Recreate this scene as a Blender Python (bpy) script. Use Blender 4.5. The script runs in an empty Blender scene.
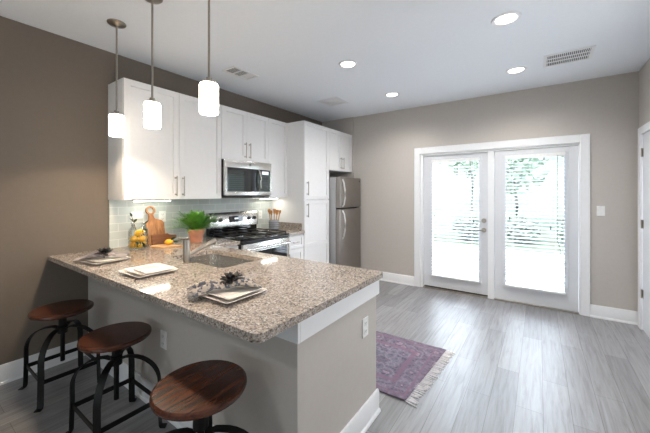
import bpy, bmesh, math, random
from mathutils import Vector, Matrix

random.seed(7)
SC = bpy.context.scene
COL = SC.collection
PI = math.pi

# ------------------------------------------------------------------ camera
cam_d = bpy.data.cameras.new('camera')
cam_d.sensor_width = 36.0
cam_d.sensor_fit = 'HORIZONTAL'
cam_d.lens = 307.29 / 650 * 36.0
cam_d.shift_y = (193.56 - 216.5) / 650
cam_d.clip_start = 0.05
cam = bpy.data.objects.new('camera', cam_d)
cam.location = (3.3197, 0.0, 1.4299)
cam.rotation_euler = (PI / 2, 0, math.radians(34.813))
COL.objects.link(cam)
SC.camera = cam

# ------------------------------------------------------------------ colour management
SC.view_settings.view_transform = 'Standard'
SC.view_settings.look = 'None'
SC.view_settings.gamma = 1.0
SC.view_settings.use_curve_mapping = False
SC.view_settings.exposure = 0.05

# ------------------------------------------------------------------ world: bright hazy sky
wd = bpy.data.worlds.new('sky')
SC.world = wd
wd.use_nodes = True
wn = wd.node_tree
wn.nodes.clear()
_o = wn.nodes.new('ShaderNodeOutputWorld')
_b = wn.nodes.new('ShaderNodeBackground')
_t = wn.nodes.new('ShaderNodeTexCoord')
_s = wn.nodes.new('ShaderNodeSeparateXYZ')
_r = wn.nodes.new('ShaderNodeValToRGB')
_r.color_ramp.elements[0].position = 0.45
_r.color_ramp.elements[0].color = (0.86, 0.93, 1.0, 1)
_r.color_ramp.elements[1].position = 1.0
_r.color_ramp.elements[1].color = (0.72, 0.84, 1.0, 1)
_m = wn.nodes.new('ShaderNodeMapRange')
_m.inputs[1].default_value = -1
_m.inputs[2].default_value = 1
wn.links.new(_t.outputs['Generated'], _s.inputs[0])
wn.links.new(_s.outputs['Z'], _m.inputs[0])
wn.links.new(_m.outputs[0], _r.inputs[0])
wn.links.new(_r.outputs[0], _b.inputs[0])
_b.inputs[1].default_value = 14.0
wn.links.new(_b.outputs[0], _o.inputs[0])


def lamp(name, kind, loc, rot, energy, color=(1, 1, 1), **kw):
    d = bpy.data.lights.new(name, kind)
    d.energy = energy
    d.color = color
    for k, v in kw.items():
        setattr(d, k, v)
    o = bpy.data.objects.new(name, d)
    o.location = loc
    o.rotation_euler = rot
    COL.objects.link(o)
    return o


# sun high behind the house: it lights the lawn, not the room
lamp('sun', 'SUN', (0, -5, 8), (math.radians(38), 0, math.radians(-25)), 11.0, (1, 0.96, 0.9), angle=0.02)
# added fill lamp at the right wall, outside the view
lamp('side_fill_lamp', 'AREA', (4.13, 1.9, 1.45), (0, PI / 2, 0), 16, (0.92, 0.96, 1.0),
     shape='RECTANGLE', size=1.8, size_y=2.4)
# added cool fill lamp behind the camera
lamp('rear_fill_lamp', 'AREA', (2.4, -3.5, 1.45), (PI / 2, 0, 0), 29, (0.78, 0.92, 1.0),
     shape='RECTANGLE', size=2.4, size_y=1.8)
# added area lamp over the patio, standing in for sky light through the doors
lamp('patio_fill_lamp', 'AREA', (2.8, 6.4, 3.3), (math.radians(-58), 0, 0), 120, (0.50, 0.74, 1.0),
     shape='RECTANGLE', size=3.4, size_y=2.2)


# ------------------------------------------------------------------ materials
def srgb(r, g, b):
    f = lambda c: (c / 255 / 12.92) if c / 255 <= 0.04045 else ((c / 255 + 0.055) / 1.055) ** 2.4
    return (f(r), f(g), f(b), 1)


MATS = {}


def nd(nt, t, **kw):
    n = nt.nodes.new(t)
    for k, v in kw.items():
        setattr(n, k, v)
    return n


def base_mat(name, color, rough=0.5, metal=0.0, noise=0.04, scale=30, bump=0.0, bscale=200, spec=0.5, coat=0.0):
    m = bpy.data.materials.new(name)
    m.use_nodes = True
    nt = m.node_tree
    p = nt.nodes['Principled BSDF']
    p.inputs['Roughness'].default_value = rough
    p.inputs['Metallic'].default_value = metal
    p.inputs['Specular IOR Level'].default_value = spec
    p.inputs['Coat Weight'].default_value = coat
    tc = nd(nt, 'ShaderNodeTexCoord')
    nz = nd(nt, 'ShaderNodeTexNoise')
    nz.inputs['Scale'].default_value = scale
    nt.links.new(tc.outputs['Object'], nz.inputs['Vector'])
    mr = nd(nt, 'ShaderNodeMapRange')
    mr.inputs[1].default_value = 0.3
    mr.inputs[2].default_value = 0.7
    mr.inputs[3].default_value = 1 - noise
    mr.inputs[4].default_value = 1 + noise
    nt.links.new(nz.outputs['Fac'], mr.inputs[0])
    mx = nd(nt, 'ShaderNodeMix', data_type='RGBA', blend_type='MULTIPLY')
    mx.inputs[0].default_value = 1
    mx.inputs[6].default_value = color
    nt.links.new(mr.outputs[0], mx.inputs[7])
    nt.links.new(mx.outputs[2], p.inputs['Base Color'])
    if bump:
        n2 = nd(nt, 'ShaderNodeTexNoise')
        n2.inputs['Scale'].default_value = bscale
        nt.links.new(tc.outputs['Object'], n2.inputs['Vector'])
        b = nd(nt, 'ShaderNodeBump')
        b.inputs['Strength'].default_value = bump
        b.inputs['Distance'].default_value = 0.002
        nt.links.new(n2.outputs['Fac'], b.inputs['Height'])
        nt.links.new(b.outputs[0], p.inputs['Normal'])
    MATS[name] = m
    return m


def emit_mat(name, color, strength):
    m = bpy.data.materials.new(name)
    m.use_nodes = True
    p = m.node_tree.nodes['Principled BSDF']
    p.inputs['Base Color'].default_value = (0.9, 0.9, 0.88, 1)
    p.inputs['Emission Color'].default_value = color
    p.inputs['Emission Strength'].default_value = strength
    MATS[name] = m
    return m


def glass_mat(name, tint=(1, 1, 1, 1), gloss=0.06):
    m = bpy.data.materials.new(name)
    m.use_nodes = True
    nt = m.node_tree
    nt.nodes.clear()
    o = nd(nt, 'ShaderNodeOutputMaterial')
    t = nd(nt, 'ShaderNodeBsdfTransparent')
    t.inputs[0].default_value = tint
    g = nd(nt, 'ShaderNodeBsdfGlossy')
    g.inputs['Roughness'].default_value = 0.02
    lw = nd(nt, 'ShaderNodeLayerWeight')
    lw.inputs[0].default_value = gloss * 4
    mx = nd(nt, 'ShaderNodeMixShader')
    nt.links.new(lw.outputs['Facing'], mx.inputs[0])
    mr = nd(nt, 'ShaderNodeMath', operation='MULTIPLY')
    mr.inputs[1].default_value = 0.4
    nt.links.new(lw.outputs['Fresnel'], mr.inputs[0])
    nt.links.new(mr.outputs[0], mx.inputs[0])
    nt.links.new(t.outputs[0], mx.inputs[1])
    nt.links.new(g.outputs[0], mx.inputs[2])
    nt.links.new(mx.outputs[0], o.inputs[0])
    MATS[name] = m
    return m


def ramp(nt, stops, mode='LINEAR'):
    r = nd(nt, 'ShaderNodeValToRGB')
    cr = r.color_ramp
    cr.interpolation = mode
    while len(cr.elements) > 1:
        cr.elements.remove(cr.elements[-1])
    cr.elements[0].position = stops[0][0]
    cr.elements[0].color = stops[0][1]
    for p, c in stops[1:]:
        e = cr.elements.new(p)
        e.color = c
    return r


def granite_mat():
    m = base_mat('granite', (1, 1, 1, 1), rough=0.07, spec=0.6)
    nt = m.node_tree
    p = nt.nodes['Principled BSDF']
    tc = nt.nodes['Texture Coordinate']
    v = nd(nt, 'ShaderNodeTexVoronoi')
    v.inputs['Scale'].default_value = 165
    nt.links.new(tc.outputs['Object'], v.inputs['Vector'])
    sp = nd(nt, 'ShaderNodeSeparateColor')
    nt.links.new(v.outputs['Color'], sp.inputs[0])
    r1 = ramp(nt, [(0, srgb(44, 39, 37)), (0.12, srgb(108, 96, 88)), (0.28, srgb(162, 148, 137)),
                   (0.56, srgb(184, 172, 162)), (0.76, srgb(136, 129, 126)), (0.9, srgb(212, 206, 199))], 'CONSTANT')
    nt.links.new(sp.outputs[0], r1.inputs[0])
    v2 = nd(nt, 'ShaderNodeTexVoronoi')
    v2.inputs['Scale'].default_value = 85
    nt.links.new(tc.outputs['Object'], v2.inputs['Vector'])
    sp2 = nd(nt, 'ShaderNodeSeparateColor')
    nt.links.new(v2.outputs['Color'], sp2.inputs[0])
    r2 = ramp(nt, [(0, srgb(70, 63, 60)), (0.14, srgb(176, 163, 151)), (0.5, srgb(168, 153, 140)), (0.8, srgb(196, 187, 178))], 'CONSTANT')
    nt.links.new(sp2.outputs[1], r2.inputs[0])
    mx = nd(nt, 'ShaderNodeMix', data_type='RGBA')
    mx.inputs[0].default_value = 0.32
    nt.links.new(r1.outputs[0], mx.inputs[6])
    nt.links.new(r2.outputs[0], mx.inputs[7])
    nt.links.new(mx.outputs[2], p.inputs['Base Color'])
    return m


def floor_mat():
    m = base_mat('vinyl_planks', (1, 1, 1, 1), rough=0.38, spec=0.8)
    nt = m.node_tree
    p = nt.nodes['Principled BSDF']
    tc = nt.nodes['Texture Coordinate']
    mp = nd(nt, 'ShaderNodeMapping')
    mp.inputs['Rotation'].default_value = (0, 0, PI / 2)
    nt.links.new(tc.outputs['Object'], mp.inputs[0])
    br = nd(nt, 'ShaderNodeTexBrick')
    br.offset = 0.37
    br.inputs['Scale'].default_value = 1
    br.inputs['Brick Width'].default_value = 1.22
    br.inputs['Row Height'].default_value = 0.152
    br.inputs['Mortar Size'].default_value = 0.0014
    br.inputs['Mortar Smooth'].default_value = 0.3
    br.inputs['Bias'].default_value = 0
    br.inputs['Color1'].default_value = srgb(151, 150, 152)
    br.inputs['Color2'].default_value = srgb(125, 124, 125)
    br.inputs['Mortar'].default_value = srgb(84, 81, 79)
    nt.links.new(mp.outputs[0], br.inputs['Vector'])
    mp2 = nd(nt, 'ShaderNodeMapping')
    mp2.inputs['Scale'].default_value = (26, 1.6, 1)
    nt.links.new(tc.outputs['Object'], mp2.inputs[0])
    nz = nd(nt, 'ShaderNodeTexNoise')
    nz.inputs['Scale'].default_value = 1.6
    nz.inputs['Detail'].default_value = 8
    nz.inputs['Roughness'].default_value = 0.65
    nz.inputs['Distortion'].default_value = 0.6
    nt.links.new(mp2.outputs[0], nz.inputs['Vector'])
    rr = ramp(nt, [(0.3, (0.62, 0.60, 0.58, 1)), (0.5, (0.95, 0.94, 0.93, 1)), (0.7, (1.16, 1.16, 1.17, 1))])
    nt.links.new(nz.outputs['Fac'], rr.inputs[0])
    mx = nd(nt, 'ShaderNodeMix', data_type='RGBA', blend_type='MULTIPLY')
    mx.inputs[0].default_value = 1
    nt.links.new(br.outputs['Color'], mx.inputs[6])
    nt.links.new(rr.outputs[0], mx.inputs[7])
    nt.links.new(mx.outputs[2], p.inputs['Base Color'])
    bp = nd(nt, 'ShaderNodeBump')
    bp.inputs['Strength'].default_value = 0.12
    bp.inputs['Distance'].default_value = 0.003
    nt.links.new(nz.outputs['Fac'], bp.inputs['Height'])
    nt.links.new(bp.outputs[0], p.inputs['Normal'])
    return m


def wood_mat(name, dark, light, rough=0.35, axis=0, scale=1.0, planks=0.0):
    m = base_mat(name, (1, 1, 1, 1), rough=rough)
    nt = m.node_tree
    p = nt.nodes['Principled BSDF']
    tc = nt.nodes['Texture Coordinate']
    mp = nd(nt, 'ShaderNodeMapping')
    s = [14 * scale] * 3
    s[axis] = 1.5 * scale
    mp.inputs['Scale'].default_value = s
    nt.links.new(tc.outputs['Object'], mp.inputs[0])
    nz = nd(nt, 'ShaderNodeTexNoise')
    nz.inputs['Scale'].default_value = 2.5
    nz.inputs['Detail'].default_value = 7
    nz.inputs['Distortion'].default_value = 0.9
    nt.links.new(mp.outputs[0], nz.inputs['Vector'])
    r = ramp(nt, [(0.32, dark), (0.68, light)])
    nt.links.new(nz.outputs['Fac'], r.inputs[0])
    nt.links.new(r.outputs[0], p.inputs['Base Color'])
    return m


def tile_mat():
    m = base_mat('glass_tile', (1, 1, 1, 1), rough=0.1, spec=0.6)
    nt = m.node_tree
    p = nt.nodes['Principled BSDF']
    tc = nt.nodes['Texture Coordinate']
    mp = nd(nt, 'ShaderNodeMapping')
    mp.inputs['Rotation'].default_value = (PI / 2, 0, PI / 2)
    sx = nd(nt, 'ShaderNodeSeparateXYZ')
    cx = nd(nt, 'ShaderNodeCombineXYZ')
    nt.links.new(tc.outputs['Object'], sx.inputs[0])
    nt.links.new(sx.outputs['Y'], cx.inputs['X'])
    nt.links.new(sx.outputs['Z'], cx.inputs['Y'])
    br = nd(nt, 'ShaderNodeTexBrick')
    br.inputs['Scale'].default_value = 1
    br.inputs['Brick Width'].default_value = 0.153
    br.inputs['Row Height'].default_value = 0.0765
    br.inputs['Mortar Size'].default_value = 0.0022
    br.inputs['Color1'].default_value = srgb(192, 198, 195)
    br.inputs['Color2'].default_value = srgb(184, 191, 189)
    br.inputs['Mortar'].default_value = srgb(222, 222, 216)
    nt.links.new(cx.outputs[0], br.inputs['Vector'])
    nt.links.new(br.outputs['Color'], p.inputs['Base Color'])
    b = nd(nt, 'ShaderNodeBump')
    b.inputs['Strength'].default_value = 0.25
    b.inputs['Distance'].default_value = 0.002
    b.invert = True
    nt.links.new(br.outputs['Fac'], b.inputs['Height'])
    nt.links.new(b.outputs[0], p.inputs['Normal'])
    return m


def rug_mat():
    m = base_mat('rug_weave', (1, 1, 1, 1), rough=0.95, spec=0.1)
    nt = m.node_tree
    p = nt.nodes['Principled BSDF']
    tc = nt.nodes['Texture Coordinate']
    nw = nd(nt, 'ShaderNodeTexNoise')
    nw.inputs['Scale'].default_value = 14
    nt.links.new(tc.outputs['Object'], nw.inputs['Vector'])
    wv = nd(nt, 'ShaderNodeMix', data_type='RGBA')
    wv.inputs[0].default_value = 0.06
    nt.links.new(tc.outputs['Object'], wv.inputs[6])
    nt.links.new(nw.outputs['Color'], wv.inputs[7])
    v = nd(nt, 'ShaderNodeTexVoronoi')
    v.inputs['Scale'].default_value = 9.5
    nt.links.new(wv.outputs[2], v.inputs['Vector'])
    r1 = ramp(nt, [(0.0, srgb(142, 106, 124)), (0.20, srgb(172, 150, 160)), (0.27, srgb(62, 60, 74)),
                   (0.42, srgb(92, 92, 106)), (0.55, srgb(136, 132, 142)), (0.68, srgb(74, 70, 84))])
    nt.links.new(v.outputs['Distance'], r1.inputs[0])
    v2 = nd(nt, 'ShaderNodeTexVoronoi')
    v2.inputs['Scale'].default_value = 38
    nt.links.new(wv.outputs[2], v2.inputs['Vector'])
    r2 = ramp(nt, [(0.0, srgb(70, 66, 86)), (0.35, srgb(120, 112, 128)), (0.6, srgb(158, 146, 158)), (0.85, srgb(136, 104, 120))])
    nt.links.new(v2.outputs['Distance'], r2.inputs[0])
    mx = nd(nt, 'ShaderNodeMix', data_type='RGBA')
    mx.inputs[0].default_value = 0.42
    nt.links.new(r1.outputs[0], mx.inputs[6])
    nt.links.new(r2.outputs[0], mx.inputs[7])
    # border stripes along the ends and sides
    sx = nd(nt, 'ShaderNodeSeparateXYZ')
    nt.links.new(tc.outputs['Object'], sx.inputs[0])

    def band(out, half):
        a = nd(nt, 'ShaderNodeMath', operation='ABSOLUTE')
        nt.links.new(out, a.inputs[0])
        s = nd(nt, 'ShaderNodeMath', operation='SUBTRACT')
        s.inputs[0].default_value = half
        nt.links.new(a.outputs[0], s.inputs[1])
        return s
    bx, by = band(sx.outputs['X'], 0.70), band(sx.outputs['Y'], 0.44)
    mn = nd(nt, 'ShaderNodeMath', operation='MINIMUM')
    nt.links.new(bx.outputs[0], mn.inputs[0])
    nt.links.new(by.outputs[0], mn.inputs[1])
    bands = ramp(nt, [(0.0, (0.25, 0.25, 0.25, 1)), (0.03, (0.25, 0.25, 0.25, 1)), (0.045, (0.85, 0.85, 0.85, 1)), (0.06, (0.1, 0.1, 0.1, 1)),
                      (0.16, (0.1, 0.1, 0.1, 1)), (0.165, (0.8, 0.8, 0.8, 1)), (0.20, (0.8, 0.8, 0.8, 1)), (0.205, (0, 0, 0, 1))], 'CONSTANT')
    nt.links.new(mn.outputs[0], bands.inputs[0])
    m2 = nd(nt, 'ShaderNodeMix', data_type='RGBA')
    nt.links.new(bands.outputs[0], m2.inputs[0])
    nt.links.new(mx.outputs[2], m2.inputs[6])
    m2.inputs[7].default_value = srgb(130, 100, 118)
    wear = nd(nt, 'ShaderNodeTexNoise')
    wear.inputs['Scale'].default_value = 90
    nt.links.new(tc.outputs['Object'], wear.inputs['Vector'])
    m3 = nd(nt, 'ShaderNodeMix', data_type='RGBA')
    wr = nd(nt, 'ShaderNodeMapRange')
    wr.inputs[1].default_value = 0.42
    wr.inputs[2].default_value = 0.62
    wr.inputs[3].default_value = 0.05
    wr.inputs[4].default_value = 0.4
    nt.links.new(wear.outputs['Fac'], wr.inputs[0])
    nt.links.new(wr.outputs[0], m3.inputs[0])
    nt.links.new(m2.outputs[2], m3.inputs[6])
    m3.inputs[7].default_value = srgb(100, 96, 106)
    nt.links.new(m3.outputs[2], p.inputs['Base Color'])
    return m


def napkin_mat(name, a, b, scale=26):
    m = base_mat(name, (1, 1, 1, 1), rough=0.9, spec=0.1)
    nt = m.node_tree
    p = nt.nodes['Principled BSDF']
    tc = nt.nodes['Texture Coordinate']
    n = nd(nt, 'ShaderNodeTexVoronoi')
    n.inputs['Scale'].default_value = scale
    nt.links.new(tc.outputs['Object'], n.inputs['Vector'])
    sp = nd(nt, 'ShaderNodeSeparateColor')
    nt.links.new(n.outputs['Color'], sp.inputs[0])
    r = ramp(nt, [(0.35, a), (0.6, b)])
    nt.links.new(sp.outputs[0], r.inputs[0])
    nt.links.new(r.outputs[0], p.inputs['Base Color'])
    return m


def blind_mat():
    m = bpy.data.materials.new('blind_slat')
    m.use_nodes = True
    nt = m.node_tree
    nt.nodes.clear()
    o = nd(nt, 'ShaderNodeOutputMaterial')
    d = nd(nt, 'ShaderNodeBsdfDiffuse')
    d.inputs[0].default_value = (0.86, 0.87, 0.88, 1)
    t = nd(nt, 'ShaderNodeBsdfTranslucent')
    t.inputs[0].default_value = (0.85, 0.87, 0.9, 1)
    mx = nd(nt, 'ShaderNodeMixShader')
    mx.inputs[0].default_value = 0.12
    nt.links.new(d.outputs[0], mx.inputs[1])
    nt.links.new(t.outputs[0], mx.inputs[2])
    nt.links.new(mx.outputs[0], o.inputs[0])
    MATS['blind_slat'] = m
    return m


W_DARK = base_mat('paint_taupe', srgb(112, 102, 92), rough=0.7, noise=0.02, bump=0.08)
W_LIGHT = base_mat('paint_greige', srgb(192, 185, 178), rough=0.7, noise=0.015, bump=0.08)
CEIL = base_mat('paint_ceiling', srgb(238, 242, 247), rough=0.9, noise=0.01, bump=0.1)
TRIM = base_mat('paint_trim_white', srgb(234, 234, 235), rough=0.4, noise=0.01)
DOORW = base_mat('paint_door_white', srgb(215, 216, 219), rough=0.4, noise=0.01)
CABW = base_mat('cabinet_white', srgb(232, 231, 231), rough=0.35, noise=0.012)
CABIN = base_mat('cabinet_gap', srgb(120, 116, 112), rough=0.7)
GRAN = granite_mat()
FLOOR = floor_mat()
TILE = tile_mat()
STEEL = base_mat('stainless_steel', srgb(214, 212, 208), rough=0.26, metal=1.0, noise=0.03, scale=8)
STEELD = base_mat('fridge_steel', srgb(150, 143, 137), rough=0.36, metal=0.9, noise=0.03, scale=8)
FRSIDE = base_mat('fridge_side_grey', srgb(165, 165, 166), rough=0.5, noise=0.02)
CHROME = base_mat('polished_nickel', srgb(228, 228, 228), rough=0.3, metal=0.6)
NICKEL = base_mat('brushed_nickel', srgb(172, 164, 154), rough=0.28, metal=1.0)
BLACKG = base_mat('black_glass', srgb(14, 14, 16), rough=0.015, spec=0.7)
BLACKP = base_mat('black_enamel', srgb(22, 22, 23), rough=0.3)
IRON = base_mat('black_iron', srgb(9, 8, 8), rough=0.5, spec=0.3, noise=0.1, bump=0.15)
GRATE = base_mat('cast_iron', srgb(34, 33, 33), rough=0.65)
SEATW = wood_mat('walnut_seat', srgb(44, 22, 14), srgb(92, 48, 28), rough=0.27, axis=1, scale=1.0)
BOARD = wood_mat('acacia_board', srgb(128, 78, 44), srgb(186, 132, 84), rough=0.5, axis=2)
BOARDD = wood_mat('dark_board', srgb(96, 56, 34), srgb(146, 94, 58), rough=0.5, axis=1)
BOARDL = wood_mat('pale_board', srgb(184, 138, 92), srgb(216, 176, 128), rough=0.5, axis=1)
SPOON = wood_mat('utensil_wood', srgb(150, 96, 52), srgb(206, 150, 92), rough=0.55, axis=2)
TERRA = base_mat('terracotta', srgb(206, 144, 116), rough=0.85, noise=0.12, scale=20)
SOIL = base_mat('soil', srgb(54, 40, 30), rough=1)
FERN = base_mat('fern_green', srgb(100, 158, 60), rough=0.5, noise=0.35, scale=18)
LEAF = base_mat('lemon_leaf', srgb(34, 66, 36), rough=0.35, noise=0.2)
LEMON = base_mat('lemon_peel', srgb(240, 182, 36), rough=0.4, noise=0.06, bump=0.3, bscale=160)
STEM = base_mat('twig', srgb(110, 84, 56), rough=0.8)
CERAM = base_mat('white_ceramic', srgb(238, 230, 222), rough=0.2, noise=0.01)
CROCK = base_mat('grey_crock', srgb(150, 152, 158), rough=0.45, noise=0.15, scale=60)
CROCKD = base_mat('dark_crock', srgb(84, 86, 92), rough=0.5)
NAPK = napkin_mat('napkin_blue', srgb(92, 95, 104), srgb(188, 176, 164), 75)
NAPK2 = napkin_mat('napkin_grey', srgb(122, 116, 118), srgb(158, 150, 148), 12)
DARKFL = base_mat('dark_petal', srgb(30, 24, 23), rough=0.5, noise=0.2)
PLAST = base_mat('white_plastic', srgb(232, 232, 230), rough=0.4)
SLOT = base_mat('dark_slot', srgb(50, 48, 46), rough=0.8)
VENTD = base_mat('vent_shadow', srgb(70, 72, 76), rough=0.9)
RUG = rug_mat()
FRINGE = base_mat('rug_fringe', srgb(222, 218, 218), rough=0.95, noise=0.1)
GLASS = glass_mat('clear_glass')
JARG = glass_mat('jar_glass', (0.97, 0.985, 0.98, 1), 0.09)
SLAT = blind_mat()
PEND_E = emit_mat('lit_shade', (1.0, 0.87, 0.71, 1), 18)
DOWN_E = emit_mat('lit_lens', (1.0, 0.95, 0.88, 1), 8)
UNDER_E = emit_mat('lit_strip', (1.0, 0.97, 0.84, 1), 20)
CLOCK_E = emit_mat('display_glow', (0.6, 0.8, 1.0, 1), 0.6)
GRASS = base_mat('lawn_grass', (0.044, 0.060, 0.039, 1), rough=0.95, noise=0.25, scale=3)
PATIO = base_mat('patio_concrete', srgb(170, 169, 167), rough=0.9, noise=0.04, scale=4)
BARK = base_mat('tree_bark', (0.05, 0.045, 0.04, 1), rough=0.9, noise=0.2)
TREEL = base_mat('tree_leaves', (0.105, 0.145, 0.105, 1), rough=0.7, noise=0.3, scale=2)
SHRUB = base_mat('shrub_leaves', (0.088, 0.108, 0.088, 1), rough=0.7, noise=0.3, scale=6)
SIDING = base_mat('house_siding', srgb(205, 202, 196), rough=0.8)
LOGO = base_mat('badge_dark', srgb(74, 78, 86), rough=0.3, metal=0.6)


# ------------------------------------------------------------------ geometry helpers
class MB:
    def __init__(self):
        self.bm = bmesh.new()

    def box(self, x0, x1, y0, y1, z0, z1, rot=None, bevel=0.0):
        r = bmesh.ops.create_cube(self.bm, size=1)
        vs = r['verts']
        for v in vs:
            v.co = Vector(((x0 + x1) / 2 + v.co.x * (x1 - x0), (y0 + y1) / 2 + v.co.y * (y1 - y0), (z0 + z1) / 2 + v.co.z * (z1 - z0)))
        if bevel:
            es = list({e for v in vs for e in v.link_edges})
            g = bmesh.ops.bevel(self.bm, geom=es, offset=bevel, segments=2, profile=0.5, affect='EDGES')
            vs = list({v for f in g['faces'] for v in f.verts} | {v for v in vs if v.is_valid})
        if rot is not None:
            bmesh.ops.transform(self.bm, matrix=rot, verts=vs)
        return self

    def lathe(self, prof, cx=0, cy=0, cz=0, seg=32, M=None, cap=True):
        rings = []
        for (r, z) in prof:
            ring = []
            for i in range(seg):
                a = 2 * PI * i / seg
                co = Vector((r * math.cos(a), r * math.sin(a), z))
                if M is not None:
                    co = M @ co
                ring.append(self.bm.verts.new(co + Vector((cx, cy, cz))))
            rings.append(ring)
        for a, b in zip(rings, rings[1:]):
            for i in range(seg):
                j = (i + 1) % seg
                self.bm.faces.new((a[i], a[j], b[j], b[i]))
        if cap:
            if prof[0][0] > 1e-6:
                self.bm.faces.new(list(reversed(rings[0])))
            if prof[-1][0] > 1e-6:
                self.bm.faces.new(rings[-1])
        return self

    def cyl(self, p0, p1, r, seg=16, r2=None):
        p0, p1 = Vector(p0), Vector(p1)
        d = p1 - p0
        q = d.to_track_quat('Z', 'Y').to_matrix()
        return self.lathe([(r, 0), (r if r2 is None else r2, d.length)], p0.x, p0.y, p0.z, seg, q)

    def tube(self, pts, r, seg=10, radii=None):
        pts = [Vector(p) for p in pts]
        rings = []
        up = Vector((0, 0, 1))
        for i, p in enumerate(pts):
            t = (pts[min(i + 1, len(pts) - 1)] - pts[max(i - 1, 0)]).normalized()
            s = t.cross(up)
            if s.length < 1e-3:
                s = t.cross(Vector((0, 1, 0)))
            s.normalize()
            n = s.cross(t)
            rr = radii[i] if radii else r
            rings.append([self.bm.verts.new(p + s * rr * math.cos(2 * PI * k / seg) + n * rr * math.sin(2 * PI * k / seg)) for k in range(seg)])
        for a, b in zip(rings, rings[1:]):
            for k in range(seg):
                j = (k + 1) % seg
                self.bm.faces.new((a[k], b[k], b[j], a[j]))
        self.bm.faces.new(rings[0])
        self.bm.faces.new(list(reversed(rings[-1])))
        return self

    def strap(self, pts, side, w, t):
        pts = [Vector(p) for p in pts]
        side = Vector(side).normalized()
        rings = []
        for i, p in enumerate(pts):
            tg = (pts[min(i + 1, len(pts) - 1)] - pts[max(i - 1, 0)]).normalized()
            n = side.cross(tg).normalized()
            rings.append([self.bm.verts.new(p + side * a * w / 2 + n * b * t / 2) for a, b in ((-1, -1), (1, -1), (1, 1), (-1, 1))])
        for a, b in zip(rings, rings[1:]):
            for k in range(4):
                j = (k + 1) % 4
                self.bm.faces.new((a[k], b[k], b[j], a[j]))
        self.bm.faces.new(rings[0])
        self.bm.faces.new(list(reversed(rings[-1])))
        return self

    def prism(self, pts, axis, a0, a1):
        """extrude a closed 2D outline along an axis; outline coordinates are the other two axes in xyz order"""
        def mk(p, a):
            if axis == 'X':
                return (a, p[0], p[1])
            if axis == 'Y':
                return (p[0], a, p[1])
            return (p[0], p[1], a)
        A = [self.bm.verts.new(mk(p, a0)) for p in pts]
        B = [self.bm.verts.new(mk(p, a1)) for p in pts]
        n = len(pts)
        for i in range(n):
            j = (i + 1) % n
            self.bm.faces.new((A[i], A[j], B[j], B[i]))
        self.bm.faces.new(list(reversed(A)))
        self.bm.faces.new(B)
        return self

    def plate_with_holes(self, outer, holes, z0, z1):
        es = []
        for loop in [outer] + holes:
            vs = [self.bm.verts.new((p[0], p[1], z0)) for p in loop]
            for i in range(len(vs)):
                es.append(self.bm.edges.new((vs[i], vs[(i + 1) % len(vs)])))
        r = bmesh.ops.triangle_fill(self.bm, edges=es, use_beauty=True, use_dissolve=False)
        fs = [g for g in r['geom'] if isinstance(g, bmesh.types.BMFace)]
        ex = bmesh.ops.extrude_face_region(self.bm, geom=fs)
        vv = [g for g in ex['geom'] if isinstance(g, bmesh.types.BMVert)]
        bmesh.ops.translate(self.bm, vec=(0, 0, z1 - z0), verts=vv)
        return self

    def quad(self, a, b, c, d):
        vs = [self.bm.verts.new(p) for p in (a, b, c, d)]
        self.bm.faces.new(vs)
        return self

    def grid(self, fn, nu, nv):
        g = [[self.bm.verts.new(fn(i / nu, j / nv)) for j in range(nv + 1)] for i in range(nu + 1)]
        for i in range(nu):
            for j in range(nv):
                self.bm.faces.new((g[i][j], g[i + 1][j], g[i + 1][j + 1], g[i][j + 1]))
        return self


def world_loc(o):
    l = Vector((0, 0, 0))
    while o is not None:
        l += Vector(o.location)
        o = o.parent
    return l


def tag(o, label=None, cat=None, group=None, kind=None):
    if label:
        o['label'] = label
    if cat:
        o['category'] = cat
    if group:
        o['group'] = group
    if kind:
        o['kind'] = kind
    return o


def thing(name, label, cat, loc=(0, 0, 0), group=None):
    o = bpy.data.objects.new(name, None)
    o.empty_display_size = 0.1
    o.location = loc
    COL.objects.link(o)
    return tag(o, label, cat, group)


def build(name, mb, mat, parent=None, bevel=0.0, smooth=40, thick=0.0, loc=None, label=None, subd=0):
    """link one mesh object; geometry is given in room coordinates"""
    bm = mb.bm
    bmesh.ops.recalc_face_normals(bm, faces=bm.faces[:])
    me = bpy.data.meshes.new(name)
    off = world_loc(parent) if parent is not None else (Vector(loc) if loc is not None else None)
    if off is None:
        xs = [v.co for v in bm.verts]
        off = Vector(((min(c.x for c in xs) + max(c.x for c in xs)) / 2, (min(c.y for c in xs) + max(c.y for c in xs)) / 2, min(c.z for c in xs)))
    bmesh.ops.translate(bm, vec=-off, verts=bm.verts[:])
    bm.to_mesh(me)
    bm.free()
    me.materials.append(mat)
    if smooth:
        for p in me.polygons:
            p.use_smooth = True
        me.set_sharp_from_angle(angle=math.radians(smooth))
    o = bpy.data.objects.new(name, me)
    COL.objects.link(o)
    if parent is not None:
        o.parent = parent
    else:
        o.location = off
    if thick:
        md = o.modifiers.new('solid', 'SOLIDIFY')
        md.thickness = thick
        md.offset = 0
    if subd:
        md = o.modifiers.new('sub', 'SUBSURF')
        md.levels = md.render_levels = subd
    if bevel:
        md = o.modifiers.new('bevel', 'BEVEL')
        md.width = bevel
        md.segments = 2
        md.limit_method = 'ANGLE'
        md.angle_limit = math.radians(50)
        md.harden_normals = False
    if label:
        o['label'] = label
    return o


def copy_tree(o, parent=None):
    c = o.copy()
    COL.objects.link(c)
    if parent is not None:
        c.parent = parent
        c.matrix_parent_inverse = Matrix.Identity(4)
    for ch in [x for x in o.children]:
        copy_tree(ch, c)
    return c


def struct(name, mb, mat, bevel=0.0, parent=None, smooth=40):
    o = build(name, mb, mat, parent, bevel, smooth, loc=(0, 0, 0) if parent is None else None)
    if parent is None:
        o['kind'] = 'structure'
    return o


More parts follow.
